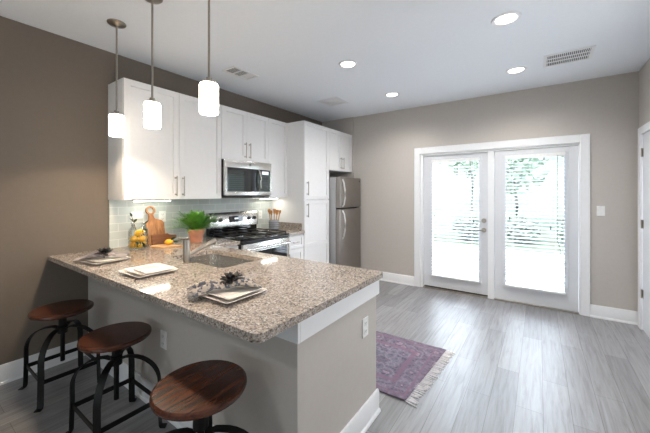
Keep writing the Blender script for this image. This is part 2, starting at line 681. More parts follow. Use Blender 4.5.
def rrect(x0, x1, y0, y1, r, n=6, corners=(1, 1, 1, 1)):
    """rounded rectangle outline; corners order: x0y0, x1y0, x1y1, x0y1"""
    pts = []
    for k, (cx, cy, a0) in enumerate(((x0, y0, PI), (x1, y0, 1.5 * PI), (x1, y1, 0), (x0, y1, 0.5 * PI))):
        if not corners[k] or r <= 0:
            pts.append((cx, cy))
            continue
        ox = cx + (r if cx == x0 else -r)
        oy = cy + (r if cy == y0 else -r)
        for i in range(n + 1):
            a = a0 + 0.5 * PI * i / n
            pts.append((ox + r * math.cos(a), oy + r * math.sin(a)))
    return pts


# ------------------------------------------------------------------ room shell
ZC = 2.765
YB = 4.706
XR = 4.217
YF = -3.6
EPS = 0.001
DX0, DX1, DZ = 1.83, 3.72, 2.03        # rough opening of the glass doors
SY0, SY1 = 3.66, 4.56                  # side door opening on the right wall

struct('floor', MB().box(-0.12, XR + 0.12, YF - 0.12, YB + 0.14, -0.1, 0), FLOOR)
struct('ceiling', MB().box(-0.12, XR + 0.12, YF - 0.12, YB + 0.14, ZC, ZC + 0.14), CEIL)
struct('wall_left', MB().box(-0.12, 0, YF, YB + 0.14, 0, ZC), W_DARK)
wb = MB()
wb.box(0, DX0, YB, YB + 0.14, 0, ZC).box(DX1, XR, YB, YB + 0.14, 0, ZC).box(DX0, DX1, YB, YB + 0.14, DZ, ZC)
wb.box(0, 0.665, YB - 0.022, YB, 0, ZC)
struct('wall_back', wb, W_LIGHT)
wr = MB()
wr.box(XR, XR + 0.12, YF, 0.65, 0, ZC).box(XR, XR + 0.12, 3.15, SY0, 0, ZC).box(XR, XR + 0.12, 0.65, 3.15, 0, 0.5).box(XR, XR + 0.12, 0.65, 3.15, 2.4, ZC).box(XR, XR + 0.12, SY1, YB + 0.14, 0, ZC).box(XR, XR + 0.12, SY0, SY1, 2.05, ZC)
struct('wall_right', wr, W_LIGHT)
wf = MB()
wf.box(0, 1.15, YF - 0.12, YF, 0, ZC).box(3.65, XR, YF - 0.12, YF, 0, ZC).box(1.15, 3.65, YF - 0.12, YF, 0, 0.5).box(1.15, 3.65, YF - 0.12, YF, 2.4, ZC)
struct('wall_front', wf, W_LIGHT)
w1 = MB()
w1.box(XR + 0.03, XR + 0.09, 0.65, 3.15, 0.5, 0.56).box(XR + 0.03, XR + 0.09, 0.65, 3.15, 2.34, 2.4)
for y in (0.65, 1.87, 3.09):
    w1.box(XR + 0.03, XR + 0.09, y, y + 0.06, 0.56, 2.34)
win = struct('added_window_1', w1, TRIM)  # unseen window, added to go with the side fill lamp
build('pane', MB().box(XR + 0.06, XR + 0.065, 0.71, 3.09, 0.56, 2.34), GLASS, win)
build('light_blocker', MB().box(XR + 0.035, XR + 0.040, 0.68, 3.12, 0.53, 2.37), PLAST, win)  # added opaque sheet, keeps outdoor light from entering here
w2 = MB()
w2.box(1.15, 3.65, YF - 0.09, YF - 0.03, 0.5, 0.56).box(1.15, 3.65, YF - 0.09, YF - 0.03, 2.34, 2.4)
for x in (1.15, 2.37, 3.59):
    w2.box(x, x + 0.06, YF - 0.09, YF - 0.03, 0.56, 2.34)
win2 = struct('added_window_2', w2, TRIM)  # unseen window, added to go with the rear fill lamp
build('pane', MB().box(1.21, 3.59, YF - 0.065, YF - 0.06, 0.56, 2.34), GLASS, win2)

build('light_blocker', MB().box(1.18, 3.62, YF - 0.040, YF - 0.035, 0.53, 2.37), PLAST, win2)  # added opaque sheet, blocks sky light at the rear opening


def base_prof(h=0.142, t=0.016):
    return [(0, 0), (t + 0.012, 0), (t + 0.012, 0.010), (t + 0.006, 0.019), (t, 0.021), (t, h - 0.012), (t - 0.006, h), (0, h)]


# left wall skirting (dark side), up to the peninsula
mb = MB()
mb.prism(base_prof(), 'Y', YF + 0.001, 1.050)
struct('baseboard_left', mb, TRIM)
mb = MB()
for x0, x1 in ((0.86, 1.739), (3.811, XR)):
    mb.prism([(YB - a, z) for a, z in base_prof()], 'X', x0, x1)
struct('baseboard_back', mb, TRIM)
mb = MB()
mb.prism([(XR - a, z) for a, z in base_prof()], 'Y', YF + 0.001, SY0 - 0.09)
struct('baseboard_right', mb, TRIM)

# French-door casing, head, mullion post and threshold
mb = MB()
mb.box(1.739, DX0, YB - 0.022, YB, 0, 2.128).box(DX1, 3.811, YB - 0.022, YB, 0, 2.128).box(DX0, DX1, YB - 0.022, YB, DZ, 2.128)
struct('trim_1', mb, TRIM, bevel=0.004)
mb = MB()
mb.box(DX0, 1.872, YB + 0.0, YB + 0.12, 0, DZ).box(3.712, DX1, YB + 0.0, YB + 0.12, 0, DZ).box(1.872, 3.712, YB + 0.0, YB + 0.12, 2.002, DZ)
mb.box(2.750, 2.826, YB + 0.0, YB + 0.12, 0.0, 2.002)
struct('trim_2', mb, TRIM, bevel=0.003)
mb = MB()
mb.box(1.872, 2.750, YB - 0.012, YB + 0.13, 0, 0.018).box(2.826, 3.712, YB - 0.012, YB + 0.13, 0, 0.018)
struct('trim_3', mb, NICKEL, bevel=0.003)


def glass_door(name, x0, x1, gx0, gx1, gz0, gz1, y, z0, z1=1.998):
    t = 0.044
    fr = MB()
    fr.box(x0, gx0, y, y + t, z0, z1).box(gx1, x1, y, y + t, z0, z1).box(gx0, gx1, y, y + t, z0, gz0).box(gx0, gx1, y, y + t, gz1, z1)
    d = struct(name, fr, DOORW)
    lf = MB()
    w = 0.035
    for a, b, c, e in ((gx0 - w, gx0 + 0.006, gz0 - w, gz1 + w), (gx1 - 0.006, gx1 + w, gz0 - w, gz1 + w)):
        lf.box(a, b, y - 0.008, y + 0.004, c, e)
    for c, e in ((gz0 - w, gz0 + 0.006), (gz1 - 0.006, gz1 + w)):
        lf.box(gx0 + 0.006, gx1 - 0.006, y - 0.008, y + 0.004, c, e)
    build('glazing_frame', lf, DOORW, d, bevel=0.003)
    build('pane', MB().box(gx0, gx1, y + 0.018, y + 0.024, gz0, gz1), GLASS, d)
    return d


d1 = glass_door('door_1', 1.876, 2.746, 2.005, 2.637, 0.215, 1.920, YB + 0.03, 0.034)
d2 = glass_door('door_2', 2.830, 3.708, 2.960, 3.577, 0.225, 1.920, YB + 0.012, 0.020)
build('door_gap_strip', MB().box(1.88, 2.742, YB + 0.034, YB + 0.06, 0.018, 0.034), SLOT, d1, label='dark strip filling the gap under the door')  # dark strip drawn for the dark gap under this door
yd = YB + 0.03
dk = MB().cyl((2.700, yd, 1.056), (2.700, yd - 0.012, 1.056), 0.032, 24).cyl((2.700, yd - 0.012, 1.056), (2.700, yd - 0.026, 1.056), 0.012, 16)
dk.box(2.696, 2.704, yd - 0.04, yd - 0.024, 1.038, 1.074)
build('deadbolt', dk, NICKEL, d1, label='brushed nickel deadbolt')
lv = MB().cyl((2.700, yd, 0.925), (2.700, yd - 0.012, 0.925), 0.032, 24).cyl((2.700, yd - 0.012, 0.925), (2.700, yd - 0.05, 0.925), 0.010, 16)
lv.tube([(2.708, yd - 0.05, 0.925), (2.670, yd - 0.052, 0.928), (2.630, yd - 0.050, 0.924), (2.600, yd - 0.045, 0.920)], 0.009, 12)
build('door_handle', lv, NICKEL, d1, label='brushed nickel lever handle')


def blind(x0, x1, z0, z1, y, label, wand_x, tassels, cord=False):
    t = thing('window_blind', label, 'blind', ((x0 + x1) / 2, y, z0), 'white slat blinds on the glass doors')
    build('headrail', MB().box(x0, x1, y - 0.028, y + 0.022, z1 - 0.04, z1), PLAST, t, bevel=0.004)
    sl = MB()
    n = int((z1 - z0 - 0.08) / 0.046)
    tilt = math.radians(9)
    for i in range(n):
        z = z0 + 0.045 + i * 0.046
        R = Matrix.Translation((0, y - 0.002, z)) @ Matrix.Rotation(tilt, 4, 'X') @ Matrix.Translation((0, -y + 0.002, -z))
        sl.box(x0 + 0.004, x1 - 0.004, y - 0.025, y + 0.021, z - 0.0012, z + 0.0012, rot=R)
    build('slats', sl, SLAT, t, smooth=0)
    build('bottom_rail', MB().box(x0 - 0.004, x1 + 0.004, y - 0.03, y + 0.022, z0, z0 + 0.022), PLAST, t, bevel=0.003)
    for cx in (x0 + 0.09, x1 - 0.09):
        lc = MB()
        lc.cyl((cx, y - 0.0275, z0 + 0.02), (cx, y - 0.0275, z1 - 0.03), 0.0010, 6)
        lc.cyl((cx, y + 0.0225, z0 + 0.02), (cx, y + 0.0225, z1 - 0.03), 0.0010, 6)
        build('ladder_cord', lc, PLAST, t)
    for tx, tz in tassels:
        tm = MB().cyl((tx, y - 0.036, tz + 0.03), (tx, y - 0.036, z1 - 0.03), 0.0012, 6)
        c = build('lift_cord', tm, PLAST, t)
        ts = MB().lathe([(0.002, 0.045), (0.006, 0.036), (0.010, 0.004), (0.007, 0)], tx, y - 0.036, tz - 0.01, 12)
        build('tassel', ts, SLOT, c, label='small dark cord tassel')
    if cord:
        pts = []
        for i in range(15):
            a = i / 14
            pts.append((x1 - 0.075 + 0.035 * math.sin(a * 4.2) - 0.05 * a * a, y - 0.036, 0.86 - 0.50 * a))
        pts = [(x1 - 0.075, y - 0.036, z1 - 0.03)] + pts
        build('pull_cord', MB().tube(pts, 0.0028, 8), VENTD, t, label='loose grey pull cord')
    return t


blind(2.000, 2.642, 0.200, 1.925, YB - 0.006, 'white slat blind on the glass door with the lever handle', 0, [(2.045, 1.10), (2.58, 1.04)])
blind(2.955, 3.582, 0.215, 1.925, YB - 0.022, 'white slat blind on the fixed glass door near the light switch', 0, [(3.01, 1.10), (3.44, 1.00)], cord=True)

# side door with its casing on the right wall
mb = MB()
mb.box(XR - 0.022, XR, SY1 - 0.012, SY1 + 0.082, 0, 2.128).box(XR - 0.022, XR, SY0 - 0.09, SY0, 0, 2.128).box(XR - 0.022, XR, SY0, SY1 - 0.012, 2.05, 2.128)
struct('trim_4', mb, TRIM, bevel=0.004)
d3m = MB().box(XR - 0.002, XR + 0.034, SY0 + 0.004, SY1 - 0.016, 0.008, 2.046)
d3 = struct('door_3', d3m, DOORW)
for z0, z1 in ((0.25, 0.85), (1.0, 1.9)):
    for y0, y1 in ((SY0 + 0.12, SY0 + 0.40), (SY0 + 0.49, SY0 + 0.77)):
        build('panel', MB().box(XR - 0.007, XR - 0.002, y0, y1, z0, z1), DOORW, d3, bevel=0.004)
kn3 = MB().cyl((XR - 0.002, SY0 + 0.07, 0.95), (XR - 0.014, SY0 + 0.07, 0.95), 0.03, 24).cyl((XR - 0.014, SY0 + 0.07, 0.95), (XR - 0.045, SY0 + 0.07, 0.95), 0.011, 16)
kn3.tube([(XR - 0.045, SY0 + 0.062, 0.95), (XR - 0.046, SY0 + 0.12, 0.952), (XR - 0.042, SY0 + 0.17, 0.948)], 0.009, 12)
build('door_handle', kn3, NICKEL, d3, label='brushed nickel lever handle')
for z in (0.38, 1.11, 1.86):
    hm = MB().cyl((XR - 0.010, SY1 - 0.022, z - 0.045), (XR - 0.010, SY1 - 0.022, z + 0.045), 0.008, 12)
    hm.box(XR - 0.004, XR - 0.002, SY1 - 0.05, SY1 - 0.022, z - 0.045, z + 0.045)
    build('hinge', hm, NICKEL, d3, label='brushed nickel hinge')

# ------------------------------------------------------------------ outside
struct('patio', MB().box(-2, 8.5, YB + 0.14, 9.4, -0.16, -0.05), PATIO)
struct('side_slab', MB().box(XR + 0.12, 8.5, -4, YB + 0.14, -0.16, -0.05), PATIO)
gm = MB()


def hill(u, v):
    x = -26 + 62 * u
    y = 9.4 + 34 * v
    z = -0.05 + 7.2 * (v ** 1.05) + 0.35 * math.sin(x * 0.4) * v + 0.25 * math.sin(y * 0.7 + x * 0.3) * v
    return (x, y, z)


gm.grid(hill, 40, 30)
hl = build('lawn_slope', gm, GRASS, loc=(0, 9.4, 0), smooth=180)
hl['kind'] = 'structure'


def foliage(c, rx, ry, rz, n, s, seed):
    rnd = random.Random(seed)
    mb = MB()
    for _ in range(n):
        while True:
            p = Vector((rnd.uniform(-1, 1), rnd.uniform(-1, 1), rnd.uniform(-1, 1)))
            if 0.25 < p.length < 1:
                break
        q = Vector((c[0] + p.x * rx, c[1] + p.y * ry, c[2] + p.z * rz))
        a = Vector((rnd.uniform(-1, 1), rnd.uniform(-1, 1), rnd.uniform(-.5, .5))).normalized()
        b = a.cross(Vector((rnd.uniform(-1, 1), rnd.uniform(-1, 1), rnd.uniform(-1, 1)))).normalized()
        k = s * rnd.uniform(0.6, 1.3)
        mb.quad(q - a * k, q - b * k * 0.5, q + a * k, q + b * k * 0.5)
    return mb


def hz(x, y):
    v = max(0, (y - 9.4) / 34)
    return hill((x + 26) / 62, v)[2]


def shrub(x, y, r, h, label, seed):
    z = hz(x, y)
    t = thing('shrub', label, 'shrub', (x, y, z), 'shrubs at the patio edge')
    build('foliage', foliage((x, y, z + h * 0.52), r, r, h * 0.5, 420, 0.07, seed), SHRUB, t, smooth=0)
    st = MB()
    for k in range(5):
        a = k * 1.3
        st.tube([(x, y, z - 0.02), (x + 0.4 * r * math.cos(a), y + 0.4 * r * math.sin(a), z + h * 0.5)], 0.012, 6)
    build('stem', st, BARK, t)


shrub(0.35, 9.75, 0.30, 0.42, 'small green shrub outside, seen at the far side of the handled glass door', 1)
shrub(1.60, 9.85, 0.42, 0.75, 'rounded green shrub outside, seen through the handled glass door', 2)
shrub(2.95, 10.0, 0.42, 0.75, 'rounded green shrub outside beside a thin tree trunk', 3)
shrub(4.05, 10.1, 0.36, 0.85, 'upright green shrub outside behind the loose blind cord', 4)


def tree(x, y, h, r, label, seed):
    z = hz(x, y)
    t = thing('tree', label, 'tree', (x, y, z), 'trees on the lawn slope')
    tr = MB().tube([(x, y, z - 0.1), (x + 0.05, y, z + h * 0.3), (x - 0.04, y, z + h * 0.6), (x, y, z + h * 0.85)], 0.1, 8, [0.05 * h / 3, 0.04 * h / 3, 0.03 * h / 3, 0.015 * h / 3])
    build('trunk', tr, BARK, t)
    br = MB()
    rnd = random.Random(seed)
    for k in range(6):
        a = rnd.uniform(0, 6.28)
        zz = z + h * rnd.uniform(0.4, 0.7)
        br.tube([(x, y, zz), (x + r * 0.6 * math.cos(a), y + r * 0.6 * math.sin(a), zz + h * 0.15)], 0.02, 6, [0.02 * h / 3, 0.008 * h / 3])
    build('branches', br, BARK, t)
    build('crown', foliage((x, y, z + h * 0.7), r, r, h * 0.32, int(500 * max(1, r)), 0.12 * max(1, r * 0.6), seed), TREEL, t, smooth=0)


tree(2.75, 10.6, 3.0, 0.85, 'slim young tree beside the shrub, seen through the fixed glass door', 11)
tree(1.1, 13.5, 3.4, 1.3, 'leafy tree on the slope behind the handled glass door', 12)
tree(5.1, 13.0, 3.2, 1.2, 'leafy tree on the slope behind the fixed glass door', 13)
tree(-1.6, 24, 5.0, 2.2, 'far tree highest on the slope, beyond the handled door', 14)
tree(3.6, 27, 5.4, 2.6, 'far broad tree at the top of the slope, beyond the fixed door', 15)
tree(8.5, 24, 5.0, 2.4, 'far tree at the top of the slope, past the switch side', 16)

# ------------------------------------------------------------------ peninsula
pen = thing('kitchen_peninsula', 'greige breakfast bar base with white trim under the granite', 'peninsula', (1.22, 1.45, 0))
bw = MB().box(0.001, 2.441, 1.050, 1.165, 0, 0.878).box(2.326, 2.441, 1.165, 1.852, 0, 0.878)
build('base_wall', bw, W_LIGHT, pen)
build('cabinet_box', MB().box(0.62, 2.326, 1.165, 1.80, 0.10, 0.66).box(0.62, 2.326, 1.834, 1.852, 0.10, 0.878), CABW, pen)
build('toe_kick', MB().box(0.62, 2.326, 1.165, 1.78, 0, 0.10), CABIN, pen)
ap = MB().box(0.001, 2.457, 1.034, 1.050, 0.770, 0.879).box(2.441, 2.457, 1.050, 1.868, 0.770, 0.879)
build('apron_trim', ap, TRIM, pen, bevel=0.002, label='white trim board')
bb = MB()
P_ = base_prof()
bb.prism([(1.050 - a, z) for a, z in P_], 'X', 0.03, 2.441 + 0.028)
bb.prism([(2.441 + a, z) for a, z in P_], 'Y', 1.050 - 0.028, 1.852 + 0.014)
build('baseboard', bb, TRIM, pen, label='white baseboard')
for k in range(3):
    x0 = 0.70 + k * 0.575
    dm = MB().box(x0, x0 + 0.565, 1.852, 1.870, 0.12, 0.70, bevel=0.003).box(x0 + 0.06, x0 + 0.505, 1.868, 1.874, 0.18, 0.64)
    dr = build('door', dm, CABW, pen)
    hd = MB().cyl((x0 + 0.2, 1.895, 0.66), (x0 + 0.36, 1.895, 0.66), 0.005, 10).cyl((x0 + 0.21, 1.87, 0.66), (x0 + 0.21, 1.895, 0.66), 0.004, 8).cyl((x0 + 0.35, 1.87, 0.66), (x0 + 0.35, 1.895, 0.66), 0.004, 8)
    build('handle', hd, NICKEL, dr)

# countertop (L shaped with the sink cut-out)
SX0, SX1, SY_0, SY_1 = 0.86, 1.53, 1.335, 1.735
outer = [(0.001, 0.777)]
outer += rrect(0.0, 2.482, 0.777, 1.888, 0.028, 6, (0, 1, 1, 0))[1:-1]
outer += [(0.655, 1.888), (0.655, 2.218), (0.001, 2.218)]
hole = rrect(SX0, SX1, SY_0, SY_1, 0.045, 6)
ct = MB().plate_with_holes(outer, [hole], 0.879, 0.914)
tag(build('granite_countertop', ct, GRAN, bevel=0.004), 'speckled beige granite countertop on the breakfast bar with sink cut-out', 'countertop')
ct2 = thing('granite_countertop', 'short granite counter between the range and the tall pantry', 'countertop', (0.33, 3.16, 0.879))
build('slab', MB().box(0.001, 0.655, 2.986, 3.349, 0.879, 0.914), GRAN, ct2, bevel=0.004)
build('side_splash', MB().box(0.0125, 0.60, 3.331, 3.349, 0.914, 1.012), GRAN, ct2, bevel=0.002)

# sink
sk = MB()
loops = [(0.012, 0.873), (0.012, 0.8785), (-0.002, 0.8785), (-0.004, 0.84), (-0.012, 0.72), (-0.04, 0.70)]
rings = []
for off, z in loops:
    rings.append([sk.bm.verts.new((p[0], p[1], z)) for p in rrect(SX0 - off, SX1 + off, SY_0 - off, SY_1 + off, 0.05, 6)])
for a, b in zip(rings, rings[1:]):
    for i in range(len(a)):
        j = (i + 1) % len(a)
        sk.bm.faces.new((a[i], a[j], b[j], b[i]))
sk.bm.faces.new(rings[-1])
snk = thing('kitchen_sink', 'single stainless sink bowl set under the granite', 'sink', (1.195, 1.535, 0.70))
build('bowl', sk, STEEL, snk)
build('drain', MB().lathe([(0.045, 0.7005), (0.045, 0.704), (0.03, 0.704), (0.028, 0.701)], 1.195, 1.56, 0, 24), CHROME, snk)

# faucet
fx, fy = 1.165, 1.292
fc = thing('kitchen_faucet', 'brushed nickel pull-out faucet standing behind the sink', 'faucet', (fx, fy, 0.914))
build('body', MB().lathe([(0.034, 0.914), (0.034, 0.920), (0.025, 0.924), (0.024, 1.078), (0.021, 1.086)], fx, fy, 0, 24), NICKEL, fc)
sp = MB().tube([(fx, fy, 0.965), (fx + 0.01, fy + 0.10, 1.005), (fx + 0.016, fy + 0.16, 1.028)], 0.015, 14)
spo = build('spout', sp, NICKEL, fc)
sh = MB().tube([(fx + 0.016, fy + 0.16, 1.028), (fx + 0.019, fy + 0.185, 1.038), (fx + 0.024, fy + 0.232, 1.056)], 0.02, 14, [0.016, 0.020, 0.020])
sh.tube([(fx + 0.023, fy + 0.222, 1.054), (fx + 0.026, fy + 0.228, 1.024)], 0.016, 14)
build('spray_head', sh, NICKEL, spo)
build('lever', MB().tube([(fx, fy, 1.086), (fx - 0.006, fy, 1.094)], 0.018, 14).tube([(fx, fy, 1.088), (fx - 0.03, fy - 0.02, 1.096), (fx - 0.055, fy - 0.035, 1.098)], 0.006, 10), NICKEL, fc)


def outlet(label, center, normal, horizontal=False, kind='wall_outlet', cat='outlet', dark=False):
    """cover plate with two receptacles, facing +X, -X, +Y or -Y"""
    x, y, z = center
    t = thing(kind, label, cat, center, None)
    ax = {'X': Vector((1, 0, 0)), '-Y': Vector((0, -1, 0)), '-X': Vector((-1, 0, 0))}[normal]
    side = Vector((0, 1, 0)) if ax.x else Vector((1, 0, 0))
    up = Vector((0, 0, 1))
    if horizontal:
        side, up = up, side
    c = Vector(center)

    def bx(mb, u0, u1, v0, v1, d0, d1):
        p = [c + side * a + up * b + ax * d for a in (u0, u1) for b in (v0, v1) for d in (d0, d1)]
        mb.box(min(q.x for q in p), max(q.x for q in p), min(q.y for q in p), max(q.y for q in p), min(q.z for q in p), max(q.z for q in p))
        return mb
    build('cover_plate', bx(MB(), -0.036, 0.036, -0.058, 0.058, 0, 0.006), PLAST, t, bevel=0.002)
    if kind == 'light_switch':
        sw = bx(MB(), -0.016, 0.016, -0.033, 0.033, 0.006, 0.009)
        build('rocker', sw, PLAST, t, bevel=0.001)
        return t
    for s in (-1, 1):
        r = build('receptacle', bx(MB(), -0.017, 0.017, s * 0.024 - 0.015, s * 0.024 + 0.015, 0.006, 0.0085), PLAST, t, bevel=0.001)
        sl = MB()
        for u in (-0.007, 0.007):
            bx(sl, u - 0.0012, u + 0.0012, s * 0.024 - 0.004, s * 0.024 + 0.007, 0.0085, 0.009)
        bx(sl, -0.002, 0.002, s * 0.024 - 0.011, s * 0.024 - 0.008, 0.0085, 0.009)
        build('slot', sl, SLOT, r)
    return t


outlet('white outlet on the end panel of the breakfast bar', (2.441, 1.694, 0.609), 'X')
outlet('white outlet under the bar counter behind the middle stool', (1.306, 1.050, 0.475), '-Y')
outlet('white light switch on the greige wall beside the glass doors', (3.905, YB, 1.232), '-Y', kind='light_switch', cat='switch')

# ------------------------------------------------------------------ wall run
tb = MB().box(0.0005, 0.012, 1.213, 3.349, 0.9145, 1.371)
tag(build('tile_backsplash', tb, TILE), 'pale grey-green glossy subway tile backsplash above the counter', 'backsplash')
outlet('outlet on the tiles just above the lemon jar', (0.012, 1.451, 1.212), 'X', horizontal=True)
outlet('outlet on the tiles behind the tall cutting board', (0.012, 1.705, 1.185), 'X')
outlet('outlet on the tiles between the range and the utensil crock', (0.012, 3.113, 1.125), 'X')


def shaker(mb, y0, y1, z0, z1, xf, t=0.02, w=0.057, midrail=None):
    """door facing +X with front at xf"""
    xb = xf - t
    mb.box(xb, xf, y0, y0 + w, z0, z1).box(xb, xf, y1 - w, y1, z0, z1)
    mb.box(xb, xf, y0 + w, y1 - w, z0, z0 + w).box(xb, xf, y0 + w, y1 - w, z1 - w, z1)
    if midrail:
        mb.box(xb, xf, y0 + w, y1 - w, midrail - w / 2, midrail + w / 2)
    mb.box(xb + 0.002, xf - 0.013, y0 + w - 0.001, y1 - w + 0.001, z0 + w - 0.001, z1 - w + 0.001)
    return mb


def vpull(y, z0, z1, xf, r=0.0055):
    m = MB().cyl((xf + 0.030, y, z0), (xf + 0.030, y, z1), r, 12)
    for z in (z0 + 0.018, z1 - 0.018):
        m.cyl((xf, y, z), (xf + 0.030, y, z), 0.005, 10).cyl((xf, y, z), (xf + 0.003, y, z), 0.009, 12)
    return m


def hpull(z, y0, y1, xf):
    m = MB().cyl((xf + 0.028, y0, z), (xf + 0.028, y1, z), 0.0055, 12)
    for y in (y0 + 0.015, y1 - 0.015):
        m.cyl((xf, y, z), (xf + 0.028, y, z), 0.005, 10)
    return m


def cabinet(name, label, y0, y1, z0, z1, xf, doors, x0=0.002, cat='cabinet'):
    t = thing(name, label, cat, ((x0 + xf) / 2, (y0 + y1) / 2, z0))
    build('body', MB().box(x0, xf - 0.021, y0, y1, z0, z1), CABW, t, bevel=0.0015)
    for (a, b, c, d, mid, pull) in doors:
        dr = build('door', shaker(MB(), a, b, c, d, xf, midrail=mid), CABW, t, bevel=0.0015)
        if pull:
            build('handle', vpull(pull[0], pull[1], pull[2], xf), NICKEL, dr, label='brushed nickel bar pull')
    return t


ZU0, ZU1 = 1.372, 2.452
XU = 0.328
cabinet('wall_cabinet', 'white two-door wall cabinet above the cutting boards, nearest the pendants', 1.205, 2.2205, ZU0, ZU1, XU,
        [(1.207, 1.7115, ZU0 + 0.002, ZU1 - 0.002, None, (1.675, 1.405, 1.605)),
         (1.7145, 2.2195, ZU0 + 0.002, ZU1 - 0.002, None, (1.752, 1.405, 1.605))])
cabinet('wall_cabinet', 'short white two-door wall cabinet over the microwave', 2.2225, 2.9685, 1.832, ZU1, XU,
        [(2.2245, 2.594, 1.834, ZU1 - 0.002, None, (2.562, 1.868, 2.06)),
         (2.597, 2.9675, 1.834, ZU1 - 0.002, None, (2.632, 1.868, 2.06))])
cabinet('wall_cabinet', 'narrow white one-door wall cabinet between microwave and pantry', 2.9705, 3.3485, ZU0, ZU1, XU,
        [(2.9725, 3.3465, ZU0 + 0.002, ZU1 - 0.002, None, None)])
pt = cabinet('pantry_cabinet', 'tall white pantry cabinet with two stacked doors beside the fridge', 3.3505, 3.968, 0.10, ZU1, 0.640,
             [(3.3525, 3.966, 1.345, ZU1 - 0.002, None, (3.41, 1.405, 1.60)),
              (3.3525, 3.966, 0.112, 1.335, 0.695, (3.41, 1.095, 1.29))])
build('toe_kick', MB().box(0.002, 0.56, 3.3505, 3.968, 0, 0.10), CABIN, pt)
cabinet('wall_cabinet', 'white two-door cabinet mounted over the refrigerator', 3.970, 4.682, 1.80, ZU1, 0.640,
        [(3.972, 4.3275, 1.802, ZU1 - 0.002, None, (4.293, 1.835, 2.02)),
         (4.3305, 4.681, 1.802, ZU1 - 0.002, None, (4.365, 1.835, 2.02))])

# base cabinets
def base_cab(label, y0, y1, doors, drawer):
    t = thing('base_cabinet', label, 'cabinet', (0.3, (y0 + y1) / 2, 0))
    build('body', MB().box(0.002, 0.609, y0, y1, 0.10, 0.878), CABW, t, bevel=0.001)
    build('toe_kick', MB().box(0.002, 0.54, y0, y1, 0, 0.10), CABIN, t)
    a, b = y0 + 0.003, y1 - 0.003
    dw = build('drawer', shaker(MB(), a, b, 0.690, 0.858, 0.630, w=0.035), CABW, t, bevel=0.0015)
    build('handle', hpull(0.774, (a + b) / 2 - 0.06, (a + b) / 2 + 0.06, 0.630), NICKEL, dw, label='brushed nickel bar pull')
    dr = build('door', shaker(MB(), a, b, 0.112, 0.680, 0.630), CABW, t, bevel=0.0015)
    build('handle', vpull(a + 0.03, 0.50, 0.64, 0.630), NICKEL, dr, label='brushed nickel bar pull')


base_cab('white base cabinet with drawer between range and pantry', 2.988, 3.349, 1, 1)
base_cab('white base cabinet under the counter before the range', 1.896, 2.216, 1, 1)


def under_light(y0, y1, label):
    t = thing('under_cabinet_light', label, 'light', (0.2, (y0 + y1) / 2, 1.352), 'lights under the wall cabinets')
    build('housing', MB().box(0.13, 0.21, y0, y1, 1.358, 1.372), PLAST, t)
    build('lens', MB().box(0.138, 0.202, y0 + 0.008, y1 - 0.008, 1.353, 1.358), UNDER_E, t, label='lit white lens')


under_light(1.36, 1.70, 'lit strip light under the large wall cabinet')
under_light(3.00, 3.28, 'lit strip light under the narrow wall cabinet')

# microwave
mw = thing('microwave', 'stainless over-the-range microwave with black window', 'microwave', (0.2, 2.596, 1.398))
my0, my1, mz0, mz1, mx = 2.226, 2.965, 1.396, 1.828, 0.385
build('body', MB().box(0.014, mx - 0.03, my0, my1, mz0, mz1), BLACKP, mw, bevel=0.002)
fm = MB().box(mx - 0.03, mx, my0, my1, 1.735, mz1, bevel=0.003)
build('vent_strip', fm, STEEL, mw)
dm = MB().box(mx - 0.03, mx, my0, my1, mz0 + 0.012, 1.455, bevel=0.003).box(mx - 0.03, mx, my0, my0 + 0.03, 1.455, 1.735).box(mx - 0.03, mx, my1 - 0.025, my1, 1.455, 1.735)
dd = build('door', dm, STEEL, mw)
build('window', MB().box(mx - 0.02, mx - 0.003, my0 + 0.03, 2.715, 1.455, 1.735), BLACKG, dd)
cp = build('control_panel', MB().box(mx - 0.02, mx - 0.002, 2.715, my1 - 0.025, 1.455, 1.735), BLACKG, mw)
kb = MB()
for i in range(3):
    for j in range(5):
        kb.box(mx - 0.002, mx - 0.001, 2.80 + i * 0.038, 2.83 + i * 0.038, 1.49 + j * 0.034, 1.515 + j * 0.034)
build('keypad', kb, VENTD, cp)
build('display', MB().box(mx - 0.002, mx - 0.001, 2.80, 2.91, 1.675, 1.715), CLOCK_E, cp)
hp = [(mx - 0.002, 2.742, 1.475), (mx + 0.030, 2.742, 1.500), (mx + 0.040, 2.742, 1.60), (mx + 0.030, 2.742, 1.695), (mx - 0.002, 2.742, 1.722)]
build('handle', MB().tube(hp, 0.011, 12), STEEL, dd, label='curved steel handle')
build('badge', MB().cyl((mx, 2.596, 1.782), (mx + 0.002, 2.596, 1.782), 0.013, 20), LOGO, mw, label='small round emblem')
build('underside_vent', MB().box(0.05, 0.33, 2.30, 2.89, 1.390, 1.396), VENTD, mw)

# range
rg = thing('kitchen_range', 'freestanding stainless gas range with black cooktop', 'range', (0.35, 2.602, 0))
ry0, ry1 = 2.224, 2.981
build('body', MB().box(0.02, 0.655, ry0, ry1, 0.05, 0.902), BLACKP, rg, bevel=0.003)
for xx in (0.08, 0.6):
    for yy in (ry0 + 0.05, ry1 - 0.05):
        build('foot', MB().cyl((xx, yy, 0), (xx, yy, 0.05), 0.02, 12), BLACKP, rg)
build('cooktop', MB().box(0.075, 0.690, ry0, ry1, 0.902, 0.920, bevel=0.004), BLACKG, rg)
bgm = MB().prism([(0.02, 0.92), (0.088, 0.92), (0.088, 1.005), (0.02, 1.005)], 'Y', ry0 + 0.004, ry1 - 0.004)
bgp = build('backguard', bgm, BLACKG, rg, bevel=0.003)
pm = MB().prism([(0.016, 1.005), (0.108, 1.005), (0.112, 1.025), (0.088, 1.175), (0.072, 1.192), (0.016, 1.192)], 'Y', ry0, ry1)
pan = build('control_panel', pm, STEEL, rg, bevel=0.004)
dirn = Vector((0.15, 0, 0.024)).normalized()


